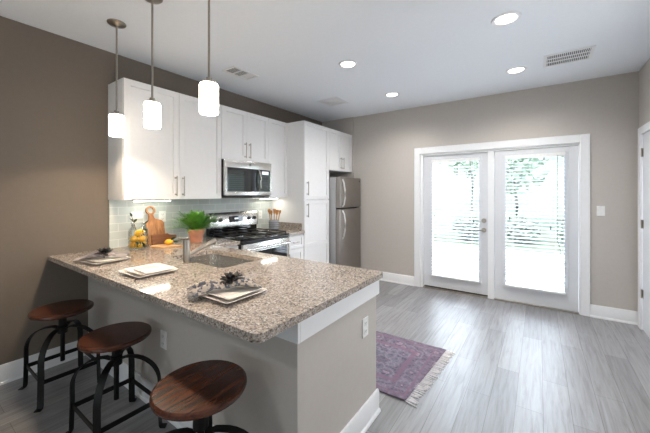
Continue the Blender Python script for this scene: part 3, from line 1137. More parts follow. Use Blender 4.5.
def on_panel(y, z):
    k = (z - 1.025) / 0.150
    return Vector((0.112 - 0.024 * k, y, z))


ds = MB()
a, b = on_panel(2.50, 1.065), on_panel(2.50, 1.140)
ds.prism([(a.x, a.z), (a.x + 0.004, a.z), (b.x + 0.004, b.z), (b.x, b.z)], 'Y', 2.505, 2.725)
dsp = build('display', ds, BLACKG, pan)
build('clock_digits', MB().box(on_panel(0, 1.1).x + 0.0045, on_panel(0, 1.1).x + 0.0055, 2.585, 2.645, 1.098, 1.118), CLOCK_E, dsp)
for y in (2.285, 2.375, 2.825, 2.915):
    p0 = on_panel(y, 1.10)
    kn = MB().cyl(p0, p0 + dirn * 0.022, 0.024, 24, 0.021)
    kn.cyl(p0 + dirn * 0.022, p0 + dirn * 0.032, 0.008, 12)
    build('knob', kn, BLACKP, pan, label='black round knob')
for gy0, gy1 in ((ry0 + 0.03, 2.592), (2.612, ry1 - 0.03)):
    g = MB()
    gx0, gx1 = 0.13, 0.655
    for x in (gx0, (gx0 + gx1) / 2, gx1):
        g.box(x - 0.006, x + 0.006, gy0, gy1, 0.938, 0.952)
    for y in (gy0, (gy0 + gy1) / 2, gy1):
        g.box(gx0, gx1, y - 0.006, y + 0.006, 0.938, 0.952)
    for x in (gx0, gx1):
        for y in (gy0, gy1):
            g.box(x - 0.006, x + 0.006, y - 0.006, y + 0.006, 0.920, 0.94)
    build('grate', g, GRATE, rg, bevel=0.002)
    for x in (0.26, 0.52):
        build('burner', MB().lathe([(0.05, 0.920), (0.05, 0.928), (0.036, 0.930), (0.034, 0.937), (0.0, 0.938)], x, (gy0 + gy1) / 2, 0, 24), GRATE, rg)
od = build('oven_door', MB().box(0.657, 0.695, ry0 + 0.004, ry1 - 0.004, 0.235, 0.872, bevel=0.004), STEEL, rg)
build('oven_window', MB().box(0.690, 0.697, ry0 + 0.055, ry1 - 0.055, 0.34, 0.775), BLACKG, od)
hm = MB().cyl((0.742, ry0 + 0.03, 0.815), (0.742, ry1 - 0.03, 0.815), 0.013, 14)
for y in (ry0 + 0.06, ry1 - 0.06):
    hm.cyl((0.694, y, 0.815), (0.742, y, 0.815), 0.009, 12)
build('handle', hm, STEEL, od, label='steel bar handle')
build('front_trim', MB().box(0.657, 0.692, ry0 + 0.002, ry1 - 0.002, 0.876, 0.901), BLACKP, rg)
build('drawer', MB().box(0.657, 0.690, ry0 + 0.004, ry1 - 0.004, 0.06, 0.228, bevel=0.004), STEEL, rg)

# refrigerator
fr = thing('refrigerator', 'stainless top-freezer refrigerator with long curved handles', 'refrigerator', (0.42, 4.34, 0))
fy0, fy1, fxf = 4.006, 4.676, 0.815
build('body', MB().box(0.03, 0.735, fy0, fy1, 0.03, 1.682, bevel=0.004), FRSIDE, fr)
for xx in (0.1, 0.68):
    for yy in (fy0 + 0.05, fy1 - 0.05):
        build('foot', MB().cyl((xx, yy, 0), (xx, yy, 0.03), 0.02, 10), BLACKP, fr)
for nm, z0, z1 in (('freezer_door', 1.205, 1.690), ('fridge_door', 0.10, 1.188)):
    d = build(nm, MB().box(0.742, fxf, fy0 - 0.003, fy1 + 0.002, z0, z1, bevel=0.012), STEELD, fr)
    if nm == 'freezer_door':
        zz = [1.225, 1.26, 1.36, 1.48, 1.60, 1.655]
        oo = [0.0, 0.030, 0.048, 0.046, 0.026, 0.0]
    else:
        zz = [0.725, 0.77, 0.87, 1.00, 1.11, 1.165]
        oo = [0.0, 0.026, 0.046, 0.050, 0.034, 0.0]
    hy = fy0 + 0.075
    build('handle', MB().tube([(fxf + o - 0.002, hy, z) for z, o in zip(zz, oo)], 0.012, 12), CHROME, d, label='bright curved handle')
build('gasket', MB().box(0.735, 0.742, fy0 + 0.01, fy1 - 0.01, 0.1, 1.68), SLOT, fr)
build('badge', MB().cyl((fxf, fy1 - 0.055, 1.635), (fxf + 0.002, fy1 - 0.055, 1.635), 0.014, 20), LOGO, fr, label='small round emblem')
build('toe_grille', MB().box(0.735, 0.76, fy0 + 0.01, fy1 - 0.01, 0.02, 0.09), BLACKP, fr)


# ------------------------------------------------------------------ ceiling fixtures
def pendant(x, y, label, canopy=True):
    t = thing('pendant_light', label, 'pendant light', (x, y, ZC), 'pendant lights over the breakfast bar')
    build('canopy', MB().lathe([(0.064, ZC - 0.0005), (0.064, ZC - 0.008), (0.056, ZC - 0.016), (0.02, ZC - 0.022), (0.012, ZC - 0.03)], x, y, 0, 32), NICKEL, t)
    build('rod', MB().cyl((x, y, ZC - 0.02), (x, y, 2.075), 0.0065, 12), NICKEL, t)
    build('cap', MB().lathe([(0.0065, 2.082), (0.016, 2.078), (0.018, 2.062), (0.038, 2.056), (0.040, 2.046), (0.030, 2.044)], x, y, 0, 28), NICKEL, t)
    sh = MB().lathe([(0.030, 2.046), (0.047, 2.044), (0.051, 2.036), (0.051, 1.886), (0.048, 1.878), (0.044, 1.878), (0.045, 1.888), (0.045, 2.036), (0.030, 2.042)], x, y, 0, 36, cap=False)
    build('lamp_shade', sh, PEND_E, t, label='lit white glass cylinder shade')
    bl = MB().lathe([(0.0, 1.915), (0.018, 1.922), (0.026, 1.945), (0.020, 1.972), (0.013, 1.99), (0.013, 2.043)], x, y, 0, 20)
    build('bulb', bl, PEND_E, t)
    lamp('pendant_glow', 'SPOT', (x, y, 1.884), (0, 0, 0), 20, (1.0, 0.80, 0.58), spot_size=math.radians(150), spot_blend=0.35, shadow_soft_size=0.03)


pendant(0.607, 1.044, 'pendant lamp hanging nearest the dark taupe wall')
pendant(1.165, 1.044, 'middle pendant lamp of the three over the bar')
pendant(1.801, 1.044, 'pendant lamp over the open end of the bar, largest in view')


def downlight(x, y, label, power=64):
    t = thing('recessed_light', label, 'ceiling light', (x, y, ZC), 'recessed ceiling lights')
    build('trim_ring', MB().lathe([(0.070, ZC - 0.003), (0.077, ZC - 0.009), (0.096, ZC - 0.007), (0.101, ZC - 0.0005), (0.070, ZC - 0.0005)], x, y, 0, 40, cap=False), TRIM, t)
    build('lens', MB().lathe([(0.0, ZC - 0.004), (0.070, ZC - 0.004), (0.070, ZC - 0.001)], x, y, 0, 40), DOWN_E, t, label='lit round lens')
    lamp('recessed_glow', 'SPOT', (x, y, ZC - 0.02), (0, 0, 0), power, (0.99, 0.97, 0.94), spot_size=math.radians(155), spot_blend=0.75, shadow_soft_size=0.08)


downlight(3.115, 2.715, 'recessed ceiling light nearest the camera, out in the room')
downlight(1.706, 2.735, 'recessed ceiling light over the kitchen floor beside the square vent')
downlight(1.697, 3.915, 'smallest recessed ceiling light, farthest in toward the fridge')
downlight(3.118, 3.905, 'recessed ceiling light beside the large return grille')
# the living-room half of the ceiling
downlight(2.4, -1.4, 'recessed ceiling light over the living room')


def register(name, label, x0, x1, y0, y1, kind):
    t = thing(name, label, 'vent', ((x0 + x1) / 2, (y0 + y1) / 2, ZC), 'ceiling vents')
    z = ZC
    w = 0.028
    f = MB().box(x0, x1, y0, y0 + w, z - 0.008, z - 0.0005).box(x0, x1, y1 - w, y1, z - 0.008, z - 0.0005)
    f.box(x0, x0 + w, y0 + w, y1 - w, z - 0.008, z - 0.0005).box(x1 - w, x1, y0 + w, y1 - w, z - 0.008, z - 0.0005)
    build('frame', f, TRIM, t, bevel=0.002)
    build('backing', MB().box(x0 + w, x1 - w, y0 + w, y1 - w, z - 0.0025, z - 0.0005), VENTD, t)
    s = MB()
    if kind == 'grille':
        n = 22
        for i in range(n):
            xx = x0 + w + (i + 0.5) * (x1 - x0 - 2 * w) / n
            s.box(xx - 0.003, xx + 0.003, y0 + w, y1 - w, z - 0.007, z - 0.0025)
        for k in (1, 2):
            yy = y0 + w + k * (y1 - y0 - 2 * w) / 3
            s.box(x0 + w, x1 - w, yy - 0.008, yy + 0.008, z - 0.0078, z - 0.0025)
    elif kind == 'register':
        n = 9
        for k in range(3):
            a = y0 + w + k * (y1 - y0 - 2 * w) / 3
            b = y0 + w + (k + 1) * (y1 - y0 - 2 * w) / 3
            s.box(x0 + w, x1 - w, b - 0.006, b + 0.006, z - 0.0078, z - 0.0025) if k < 2 else None
            for i in range(6):
                yy = a + 0.006 + (i + 0.5) * (b - a - 0.012) / 6
                ww = 0.006 if k == 2 else 0.0014
                s.box(x0 + w, x1 - w, yy - ww, yy + ww, z - 0.006, z - 0.003)
    else:
        cx, cy = (x0 + x1) / 2, (y0 + y1) / 2
        for q in (0.13, 0.105, 0.08, 0.055):
            for sx0, sx1, sy0, sy1 in ((-q, q, -q, -q + 0.014), (-q, q, q - 0.014, q), (-q, -q + 0.014, -q + 0.014, q - 0.014), (q - 0.014, q, -q + 0.014, q - 0.014)):
                s.box(cx + sx0, cx + sx1, cy + sy0, cy + sy1, z - 0.010, z - 0.0025)
        s.box(cx - 0.035, cx + 0.035, cy - 0.035, cy + 0.035, z - 0.012, z - 0.0025)
    build('louvres', s, TRIM, t, smooth=0)


register('return_grille', 'large white return air grille in the ceiling near the corner', 3.36, 3.745, 3.655, 3.985, 'grille')
register('ceiling_vent', 'small white ceiling register with dark slots above the wall cabinets', 0.505, 0.715, 2.09, 2.44, 'register')
register('ceiling_vent', 'square white ceiling diffuser in front of the pantry and fridge', 0.70, 1.03, 3.57, 3.90, 'diffuser')


# ------------------------------------------------------------------ stools
def make_stool(label):
    t = thing('bar_stool', label, 'bar stool', (0, 0, 0), 'bar stools at the breakfast bar')
    r = 0.187
    seat = MB().lathe([(0.0, 0.552), (r - 0.016, 0.552), (r - 0.004, 0.558), (r, 0.568), (r - 0.002, 0.578), (r - 0.010, 0.584), (0, 0.585)], 0, 0, 0, 56)
    build('seat', seat, SEATW, t, smooth=32)
    build('seat_plate', MB().lathe([(0.075, 0.546), (0.075, 0.552)], 0, 0, 0, 24), IRON, t)
    build('screw_post', MB().lathe([(0.014, 0.19), (0.014, 0.40), (0.031, 0.40), (0.031, 0.452), (0.024, 0.456), (0.024, 0.546)], 0, 0, 0, 24), IRON, t)
    for sx, sy in ((-1, -1), (1, -1), (1, 1), (-1, 1)):
        d = Vector((sx * 0.187, sy * 0.165, 0))
        L = d.length
        d.normalize()
        prof = [(0.020, 0.432), (0.06, 0.446)]
        # quarter arch from the hub to the vertical leg
        cx0, cz0, R = 0.075, 0.285, 0.160
        for k in range(9):
            a = math.radians(88 - k * 11)
            prof.append((cx0 + (L - cx0) * math.cos(a) * 0.98, cz0 + R * math.sin(a)))
        prof += [(L - 0.004, 0.20), (L - 0.001, 0.10), (L + 0.002, 0.018), (L + 0.008, 0.005), (L + 0.036, 0.003)]
        side = Vector((-d.y, d.x, 0))
        build('leg', MB().strap([(d.x * q, d.y * q, z) for q, z in prof], side, 0.036, 0.006), IRON, t, smooth=50)
    a, b = 0.181, 0.160
    for p, q, nn in (((-a, -b), (a, -b), (0, 1, 0)), ((a, -b), (a, b), (1, 0, 0)), ((a, b), (-a, b), (0, 1, 0)), ((-a, b), (-a, -b), (1, 0, 0))):
        build('stretcher', MB().strap([(p[0], p[1], 0.165), (q[0], q[1], 0.165)], (0, 0, 1), 0.028, 0.006), IRON, t)
    return t


st1 = make_stool('round walnut-seat iron bar stool standing closest to the dark wall')
st1.location = (0.415, 0.762, 0)
st2 = copy_tree(st1)
st2.location = (1.225, 0.805, 0)
st2['label'] = 'middle round walnut-seat iron bar stool of the three at the bar'
st3 = copy_tree(st1)
st3.location = (2.165, 0.755, 0)
for ch in st3.children:
    if ch.name.split('.')[0] in ('seat', 'seat_plate', 'screw_post'):
        ch.location.z += 0.058      # screwed up higher than the other two
st3['label'] = 'round walnut-seat iron bar stool closest to the camera, half lit by lamplight'

# ------------------------------------------------------------------ place settings
def square_dish(name, label, cx, cy, z, sx, sy, h, group, rot=0.0):
    m = MB()
    cr, sr = math.cos(rot), math.sin(rot)
    loops = [(0.70, 0.0), (0.74, 0.003), (0.97, h - 0.004), (1.0, h), (0.985, h + 0.002), (0.75, 0.008), (0.70, 0.006)]
    rings = []
    for k, dz in loops:
        rings.append([m.bm.verts.new((cx + p[0] * cr - p[1] * sr, cy + p[0] * sr + p[1] * cr, z + dz)) for p in rrect(-sx * k / 2, sx * k / 2, -sy * k / 2, sy * k / 2, 0.022 * k, 5)])
    for a, b in zip(rings, rings[1:]):
        for i in range(len(a)):
            j = (i + 1) % len(a)
            m.bm.faces.new((a[i], a[j], b[j], b[i]))
    m.bm.faces.new(rings[-1])
    m.bm.faces.new(list(reversed(rings[0])))
    return tag(build(name, m, CERAM, smooth=50), label, 'plate', group)


def place_setting(cx, cy, where, sx=0.285, sy=0.26, rot=0.0):
    square_dish('square_plate', 'large white square plate at the %s' % where, cx, cy, 0.914, sx, sy, 0.018, 'square plates on the bar', rot)
    square_dish('square_plate', 'smaller white square plate stacked at the %s' % where, cx + 0.004, cy + 0.006, 0.9225, sx - 0.040, sy - 0.035, 0.018, 'square plates on the bar', rot)


def napkin(cx, cy, z, ang, mat, label, seed, L=0.15):
    rnd = random.Random(seed)
    ph = [rnd.uniform(0, 6.28) for _ in range(4)]
    m = MB()

    def f(u, v):
        s = (u - 0.5) * 2
        w = 0.020 + 0.062 * abs(s) ** 0.8
        t = (v - 0.5) * 2
        x = s * L + 0.012 * math.sin(t * 2 + ph[0]) * abs(s)
        y = t * w
        fold = (0.5 + 0.5 * math.cos(t * 7.5 + ph[1] + s)) * (0.020 + 0.012 * (1 - abs(s)))
        hump = 0.016 * (1 - t * t) * (1 - 0.5 * abs(s)) + 0.012 * max(0, 1 - abs(abs(s) - 0.4) * 3)
        droop = -0.010 * max(0, abs(s) - 0.75) * 4
        zz = 0.006 + fold * (0.6 + 0.4 * math.sin(s * 5 + ph[2])) * (1 - 0.3 * abs(t)) + hump + droop
        c, n = math.cos(ang), math.sin(ang)
        return (cx + x * c - y * n, cy + x * n + y * c, z + max(0.004, zz))
    m.grid(f, 30, 22)
    return tag(build('cloth_napkin', m, mat, thick=0.003, smooth=180), label, 'napkin', 'cloth napkins on the plates')


def flower_ring(cx, cy, z, ang, label, seed):
    t = thing('napkin_ring', label, 'napkin ring', (cx, cy, z), 'flower napkin rings')
    rg_ = MB()
    c, s = math.cos(ang), math.sin(ang)
    pts = []
    for k in range(17):
        a = 2 * PI * k / 16
        o = 0.014 * math.cos(a)
        pts.append((cx - o * s, cy + o * c, z - 0.002 + 0.014 * math.sin(a)))
    rg_.tube(pts, 0.003, 8)
    build('ring', rg_, DARKFL, t)
    rnd = random.Random(seed)
    pm = MB()
    for lay, (n, tilt, ln) in enumerate(((9, 12, 0.062), (8, 34, 0.058), (7, 56, 0.052), (4, 76, 0.044))):
        for k in range(n):
            a = 2 * PI * k / n + lay * 0.4 + rnd.uniform(-.15, .15)
            tl = math.radians(tilt + rnd.uniform(-8, 8))
            d = Vector((math.cos(a) * math.cos(tl), math.sin(a) * math.cos(tl), math.sin(tl)))
            sd = Vector((-math.sin(a), math.cos(a), 0))
            nn = d.cross(sd)
            b0 = Vector((cx, cy, z + 0.020))

            def petal(u, v, d=d, sd=sd, nn=nn, b0=b0, ln=ln):
                w = 0.016 * max(0, math.sin(PI * min(1, u * 0.9 + 0.08))) ** 0.8
                tt = (v - 0.5) * 2
                return b0 + d * ln * u + sd * w * tt - nn * (0.006 * tt * tt + 0.014 * u * u)
            pm.grid(petal, 5, 4)
    build('flower', pm, DARKFL, t, thick=0.002, smooth=180, label='dark brown fabric flower')


place_setting(0.605, 0.965, 'setting nearest the taupe wall', 0.26, 0.26, 0.1)
place_setting(1.229, 0.990, 'setting in the middle of the bar')
place_setting(2.025, 1.015, 'setting nearest the open end of the bar')
napkin(0.565, 0.965, 0.939, math.radians(60), NAPK2, 'grey cloth napkin on the plate nearest the taupe wall', 3, L=0.165)
flower_ring(0.565, 0.975, 0.952, math.radians(60), 'dark flower napkin ring on the plain grey napkin', 4)
napkin(1.985, 1.010, 0.939, math.radians(62), NAPK, 'blue and cream patterned napkin on the plate nearest the bar end', 5, L=0.165)
flower_ring(1.985, 1.055, 0.952, math.radians(62), 'dark flower napkin ring on the blue patterned napkin', 6)
fold = MB().box(1.150, 1.315, 0.930, 1.065, 0.9312, 0.938, bevel=0.003)
tag(build('folded_napkin', fold, CERAM), 'folded white napkin lying flat on the middle plate', 'napkin')


# ------------------------------------------------------------------ counter decor
def leaf_mesh(mb, base, d, length, width, curl=0.15):
    d = Vector(d).normalized()
    sd = d.cross(Vector((0, 0, 1)))
    if sd.length < 0.1:
        sd = Vector((1, 0, 0))
    sd.normalize()
    nn = sd.cross(d)
    sd, nn = (sd * 0.62 + nn * 0.78), (nn * 0.62 - sd * 0.78)
    base = Vector(base)

    def f(u, v):
        w = width / 2 * math.sin(PI * (0.04 + 0.94 * u)) ** 0.9
        t = (v - 0.5) * 2
        return base + d * length * u + sd * w * t + nn * (0.12 * width * t * t - curl * length * u * u)
    mb.grid(f, 6, 4)


def lemon(x, y, z, tilt, rot, label, leafdirs=(), s=1.0):
    t = thing('lemon', label, 'lemon', (x, y, z), 'lemons')
    M = Matrix.Rotation(rot, 3, 'Z') @ Matrix.Rotation(tilt, 3, 'Y')
    prof = [(0.0, -0.041), (0.005, -0.040), (0.009, -0.036), (0.018, -0.030), (0.026, -0.018), (0.0295, 0.0), (0.027, 0.016), (0.019, 0.029), (0.009, 0.036), (0.006, 0.041), (0.0, 0.043)]
    build('fruit', MB().lathe([(r * s, h * s) for r, h in prof], x, y, z, 24, M, cap=False), LEMON, t, smooth=180)
    for d in leafdirs:
        m = MB()
        b = Vector((x, y, z)) + Vector(d).normalized() * 0.026 * s
        leaf_mesh(m, b, d, 0.06, 0.028)
        build('leaf', m, LEAF, t, thick=0.001, smooth=180)
    return t


# glass jar of lemons
jx, jy = 0.245, 1.365
jar = MB().lathe([(0.0, 0.9145), (0.074, 0.9145), (0.082, 0.920), (0.084, 0.935), (0.084, 1.075), (0.076, 1.105), (0.060, 1.118), (0.060, 1.150), (0.065, 1.156),
                  (0.062, 1.158), (0.056, 1.150), (0.056, 1.116), (0.072, 1.100), (0.079, 1.072), (0.079, 0.937), (0.072, 0.922), (0.0, 0.921)], jx, jy, 0, 40, cap=False)
tag(build('glass_jar', jar, JARG, smooth=60), 'clear glass jar filled with lemons and leaves on the counter', 'jar')
spots = [(0.040, -0.020, 0.953, 1.5, 0.3), (-0.030, -0.034, 0.953, 1.3, 1.9), (-0.010, 0.042, 0.953, 1.5, 2.6),
         (0.030, 0.022, 1.006, 1.2, 1.2), (0.012, -0.042, 1.010, 1.5, 0.6), (-0.040, 0.008, 1.008, 1.3, 2.2),
         (0.018, -0.012, 1.060, 0.9, 0.4), (-0.022, 0.028, 1.062, 1.1, 1.7)]
words = ['lowest lemon in the jar, facing the camera', 'lowest lemon in the jar on the wall side', 'lowest lemon in the jar beside the boards',
         'lemon halfway up the jar on the boards side', 'lemon halfway up the jar on the taupe wall side', 'lemon halfway up the jar at the back',
         'top lemon in the jar toward the room', 'top lemon in the jar toward the tiles']
for (dx, dy, z, tl, ro), w in zip(spots, words):
    lemon(jx + dx, jy + dy, z, tl, ro, w, s=1.04)
sprig = thing('lemon_sprig', 'dark green leafy sprig standing in the lemon jar', 'sprig', (jx, jy, 1.0), None)
sm = MB().tube([(jx + 0.005, jy + 0.006, 0.98), (jx - 0.004, jy - 0.02, 1.09), (jx - 0.012, jy - 0.036, 1.165), (jx - 0.02, jy - 0.05, 1.215)], 0.0025, 8)
sm.tube([(jx + 0.005, jy + 0.006, 0.98), (jx + 0.01, jy + 0.035, 1.09), (jx + 0.01, jy + 0.042, 1.14)], 0.0025, 8)
build('stem', sm, STEM, sprig)
for b, d, L in (((-0.012, -0.036, 1.165), (0.1, -0.5, 0.6), 0.05), ((-0.02, -0.05, 1.215), (-0.1, -0.2, 0.8), 0.04), ((-0.012, -0.036, 1.16), (0.3, 0.4, 0.7), 0.045),
                ((0.01, 0.035, 1.09), (0.8, 0.3, 0.05), 0.055), ((0.01, 0.042, 1.135), (0.2, 0.6, 0.7), 0.06), ((0.0, -0.01, 1.06), (0.8, -0.3, -0.4), 0.06), ((0.01, 0.03, 1.05), (0.9, 0.1, -0.2), 0.05)):
    m = MB()
    leaf_mesh(m, (jx + b[0], jy + b[1], b[2]), d, L, 0.024)
    build('leaf', m, LEAF, sprig, thick=0.001, smooth=180)
sp2 = thing('lemon_sprig', 'leaf cluster between the lemons low in the jar', 'sprig', (jx, jy, 0.95), None)
build('stem', MB().tube([(jx + 0.066, jy - 0.01, 0.93), (jx + 0.070, jy + 0.0, 0.985)], 0.002, 6), STEM, sp2)
for b, d, L in (((0.068, -0.01, 0.985), (0.05, -0.5, -0.6), 0.055), ((0.068, 0.0, 0.98), (0.0, 0.4, -0.8), 0.055), ((0.066, -0.02, 0.96), (0.0, -0.6, 0.5), 0.05)):
    m = MB()
    leaf_mesh(m, (jx + b[0], jy + b[1], b[2]), d, L, 0.03, 0.05)
    build('leaf', m, LEAF, sp2, thick=0.001, smooth=180)


# boards: outlines in (Y, Z), leaned on the wall
def lean(mb, pivot_z, x_base, ang):
    R = Matrix.Translation((x_base, 0, pivot_z)) @ Matrix.Rotation(-ang, 4, 'Y') @ Matrix.Translation((-x_base, 0, -pivot_z))
    bmesh.ops.transform(mb.bm, matrix=R, verts=mb.bm.verts[:])


def tall_board():
    m = MB()
    y0, y1, zt = 1.512, 1.692, 1.165
    cy, cz, ro, ri = 1.572, 1.262, 0.047, 0.030
    out = [(y0, 0.915), (y1, 0.915), (y1, zt - 0.05)]
    for k in range(1, 6):
        a = k / 6 * PI / 2
        out.append((y1 - 0.045 + 0.045 * math.cos(a), zt - 0.05 + 0.045 * math.sin(a)))
    out += [(cy + 0.030, zt + 0.012), (cy + 0.022, 1.205)]
    for k in range(21):
        a = math.radians(-62 + k * 304 / 20)
        out.append((cy + ro * math.cos(a), cz + ro * math.sin(a)))
    out += [(cy - 0.022, 1.205), (cy - 0.026, zt + 0.012)]
    for k in range(5):
        a = PI / 2 + k / 4 * PI / 2
        out.append((y0 + 0.02 + 0.02 * math.cos(a), zt - 0.03 + 0.02 * math.sin(a)))
    hole_ = [(cy + ri * math.cos(2 * PI * k / 24), cz + ri * math.sin(2 * PI * k / 24)) for k in range(24)]
    m.plate_with_holes(out, [hole_], 0, 0.018)
    # (Y, Z, thickness) -> (thickness, Y, Z)
    for v in m.bm.verts:
        v.co = Vector((0.105 + v.co.z, v.co.x, v.co.y))
    lean(m, 0.915, 0.105, math.radians(13.0))
    return m


tag(build('cutting_board', tall_board(), BOARD, bevel=0.004), 'tall wooden cutting board with ring handle leaning on the tiles', 'cutting board')


def low_board():
    m = MB()
    out = [(1.53, 0.915), (1.700, 0.915), (1.713, 0.928), (1.730, 0.945), (1.782, 0.958), (1.790, 0.978), (1.782, 0.992), (1.735, 0.994), (1.713, 1.002), (1.695, 1.016), (1.53, 1.016)]
    m.plate_with_holes(out, [], 0, 0.016)
    for v in m.bm.verts:
        v.co = Vector((0.150 + v.co.z, v.co.x, v.co.y))
    lean(m, 0.915, 0.150, math.radians(14))
    return m


tag(build('cutting_board', low_board(), BOARDD, bevel=0.003), 'dark wooden paddle board on its edge, in front of the tall board', 'cutting board')


def flat_board():
    m = MB()
    c = Vector((0.345, 1.545))
    ax = Vector((0.80, 0.60)).normalized()
    nx = Vector((-ax.y, ax.x))
    out = []
    for k in range(25):
        a = math.radians(22 + k * 316 / 24)
        out.append((0.115 * math.cos(a), 0.080 * math.sin(a)))
    out += [(0.135, -0.020), (0.20, -0.015), (0.215, 0.0), (0.20, 0.015), (0.135, 0.020)]
    m.plate_with_holes([tuple(c + ax * p[0] + nx * p[1]) for p in out], [], 0.9145, 0.930)
    return m


tag(build('serving_board', flat_board(), BOARDL, bevel=0.004), 'pale wooden paddle board lying flat with a lemon on it', 'cutting board')
lemon(0.360, 1.590, 0.9585, 1.5, 0.9, 'single lemon with two leaves on the flat wooden board', [(0.5, 0.35, 0.5), (0.6, 0.75, 0.0)], s=0.98)

# fern in a terracotta pot
px, py = 0.325, 1.905
fp = thing('potted_fern', 'bushy green fern in a terracotta pot beside the range', 'potted plant', (px, py, 0.914))
build('pot', MB().lathe([(0.0, 0.9145), (0.058, 0.9145), (0.060, 0.917), (0.074, 1.012), (0.082, 1.012), (0.086, 1.048), (0.082, 1.052), (0.076, 1.050), (0.072, 1.03), (0.0, 1.028)], px, py, 0, 36, cap=False), TERRA, fp)
build('soil', MB().lathe([(0.074, 1.030), (0.073, 1.038), (0.0, 1.044)], px, py, 0, 24), SOIL, fp)
fm = MB()
rnd = random.Random(21)
for k in range(170):
    az = k * 2.39996 + rnd.uniform(-0.2, 0.2)
    el = math.radians(rnd.uniform(14, 84))
    L = rnd.uniform(0.22, 0.33) if el < 1.05 else rnd.uniform(0.19, 0.26)
    d = Vector((math.cos(az) * math.cos(el), math.sin(az) * math.cos(el), math.sin(el)))
    hdir = Vector((math.cos(az), math.sin(az), 0))
    if hdir.x < -0.5:
        L = min(L, 0.27 / max(0.3, math.cos(el)))
    if hdir.y > 0.6:
        L = min(L, 0.27 / max(0.3, math.cos(el)))
    b0 = Vector((px, py, 1.04)) + hdir * rnd.uniform(0, 0.045)
    sd = Vector((-math.sin(az), math.cos(az), 0))
    prev = None
    n = 15
    for i in range(1, n + 1):
        u = i / n
        p = b0 + d * L * u + Vector((0, 0, -1)) * (0.055 * L / 0.25) * u ** 2.4 * max(0, math.cos(el)) ** 0.5
        if prev is not None:
            tg = (p - prev).normalized()
            nn = sd.cross(tg)
            fm.quad(prev - sd * 0.0012, prev + sd * 0.0012, p + sd * 0.0008, p - sd * 0.0008)
            pl = 0.036 * math.sin(PI * (0.10 + 0.86 * u)) ** 0.7 + 0.004
            for s in (-1, 1):
                q = (sd * s * 0.85 + tg * 0.5 - nn * 0.12 + Vector((0, 0, rnd.uniform(-.1, .1)))).normalized()
                w = tg * 0.0060
                m0 = prev + q * pl * 0.45
                e = prev + q * pl
                fm.quad(prev - w * 0.5, m0 - w, e, m0 + w)
        prev = p
build('foliage', fm, FERN, fp, smooth=0)

# utensil crock
kx, ky = 0.235, 3.165
ck = thing('utensil_crock', 'grey banded stoneware crock beside the range', 'crock', (kx, ky, 0.914))
build('body', MB().lathe([(0.0, 0.9145), (0.068, 0.9145), (0.072, 0.92), (0.073, 1.052), (0.070, 1.056), (0.066, 1.052), (0.064, 0.93), (0.0, 0.926)], kx, ky, 0, 36, cap=False), CROCK, ck)
bd = MB()
for z0, z1 in ((0.916, 0.934), (0.962, 0.968), (0.99, 0.996), (1.018, 1.024)):
    bd.lathe([(0.0728, z0), (0.0742, z0), (0.0742, z1), (0.0728, z1)], kx, ky, 0, 36, cap=False)
build('band', bd, CROCKD, ck, label='dark grey glazed bands')
uw = ['wooden spoon leaning out of the crock toward the range', 'round wooden spoon upright at the back of the crock', 'wooden spatula in the middle of the crock',
      'flat wooden turner leaning out of the crock toward the pantry', 'short wooden spoon leaning toward the pantry']
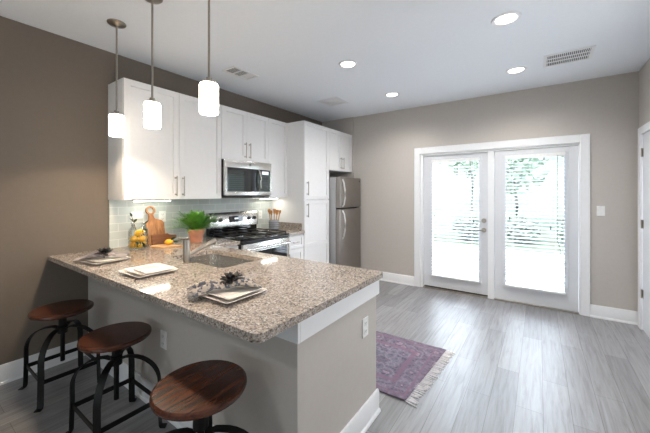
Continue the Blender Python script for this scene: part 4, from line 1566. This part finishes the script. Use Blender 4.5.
for i, (ox, oy, tx, ty, L, kind) in enumerate(((0.012, -0.042, 0.03, -0.085, 0.27, 's'), (-0.034, -0.018, -0.06, -0.036, 0.285, 's'), (0.036, 0.0, 0.07, -0.004, 0.275, 'f'),
                                               (-0.026, 0.028, -0.045, 0.060, 0.28, 'f'), (0.016, 0.042, 0.04, 0.090, 0.265, 's'))):
    p0 = Vector((kx + ox, ky + oy, 0.935))
    p1 = Vector((kx + tx, ky + ty, 0.93 + L))
    ax = (p1 - p0).normalized()
    q0 = p0 + (p1 - p0) * 0.72
    t = thing('wooden_utensil', uw[i], 'utensil', tuple(p0), 'wooden utensils in the crock')
    build('shaft', MB().tube([p0, q0], 0.006, 10), SPOON, t)
    th = Vector((0.8, -0.6, 0)) - ax * ax.dot(Vector((0.8, -0.6, 0)))
    th.normalize()
    wd_ = ax.cross(th)
    M = Matrix((th, wd_, ax)).transposed()
    hl_ = (p1 - q0).length
    bm_ = MB()
    prof = [(0.006, -0.004), (0.014, hl_ * 0.25), (0.024, hl_ * 0.6), (0.021, hl_ * 0.88), (0.0, hl_)] if kind == 's' else [(0.006, -0.004), (0.018, hl_ * 0.2), (0.022, hl_ * 0.6), (0.026, hl_ * 0.96), (0.0, hl_)]
    yaw = Matrix.Rotation(0.35 * (i - 2), 3, 'Z')
    bm_.lathe(prof, q0.x, q0.y, q0.z, 16, M @ yaw @ Matrix.Diagonal((0.28, 1, 1)), cap=False)
    build('bowl' if kind == 's' else 'blade', bm_, SPOON, t, smooth=60)

# ------------------------------------------------------------------ rug
rx0, rx1, ryy0, ryy1 = 1.20, 2.60, 2.03, 2.91
cxr, cyr = (rx0 + rx1) / 2, (ryy0 + ryy1) / 2
rugm = MB()


def rugf(u, v):
    x = rx0 + (rx1 - rx0) * u
    y = ryy0 + (ryy1 - ryy0) * v
    x += (v - 0.5) * 0.062
    y += (u - 0.5) * 0.03
    z = 0.004 + 0.004 * max(0, math.sin(x * 23 + 1.3 * math.sin(y * 6))) ** 6 + 0.0015 * math.sin(y * 17 + x * 4)
    return (x, y, z + 0.003)


rugm.grid(rugf, 90, 56)
rug = thing('area_rug', 'faded purple and pink patterned rug with white fringe on the plank floor', 'rug', (cxr, cyr, 0))
build('pile', rugm, RUG, rug, thick=0.006, smooth=180)
for u in (0, 1):
    fm = MB()
    for k in range(72):
        v = (k + 0.5) / 72
        p = Vector(rugf(u, v))
        s = 1 if u else -1
        L = rnd.uniform(0.05, 0.085)
        sway = rnd.uniform(-0.02, 0.02)
        fm.tube([(p.x - 0.01 * s, p.y, 0.007), (p.x + s * L * 0.4, p.y + sway * 0.4, 0.006), (p.x + s * L, p.y + sway, 0.004)], 0.003, 6, [0.0022, 0.0036, 0.0028])
    build('fringe', fm, FRINGE, rug, label='off-white knotted fringe')
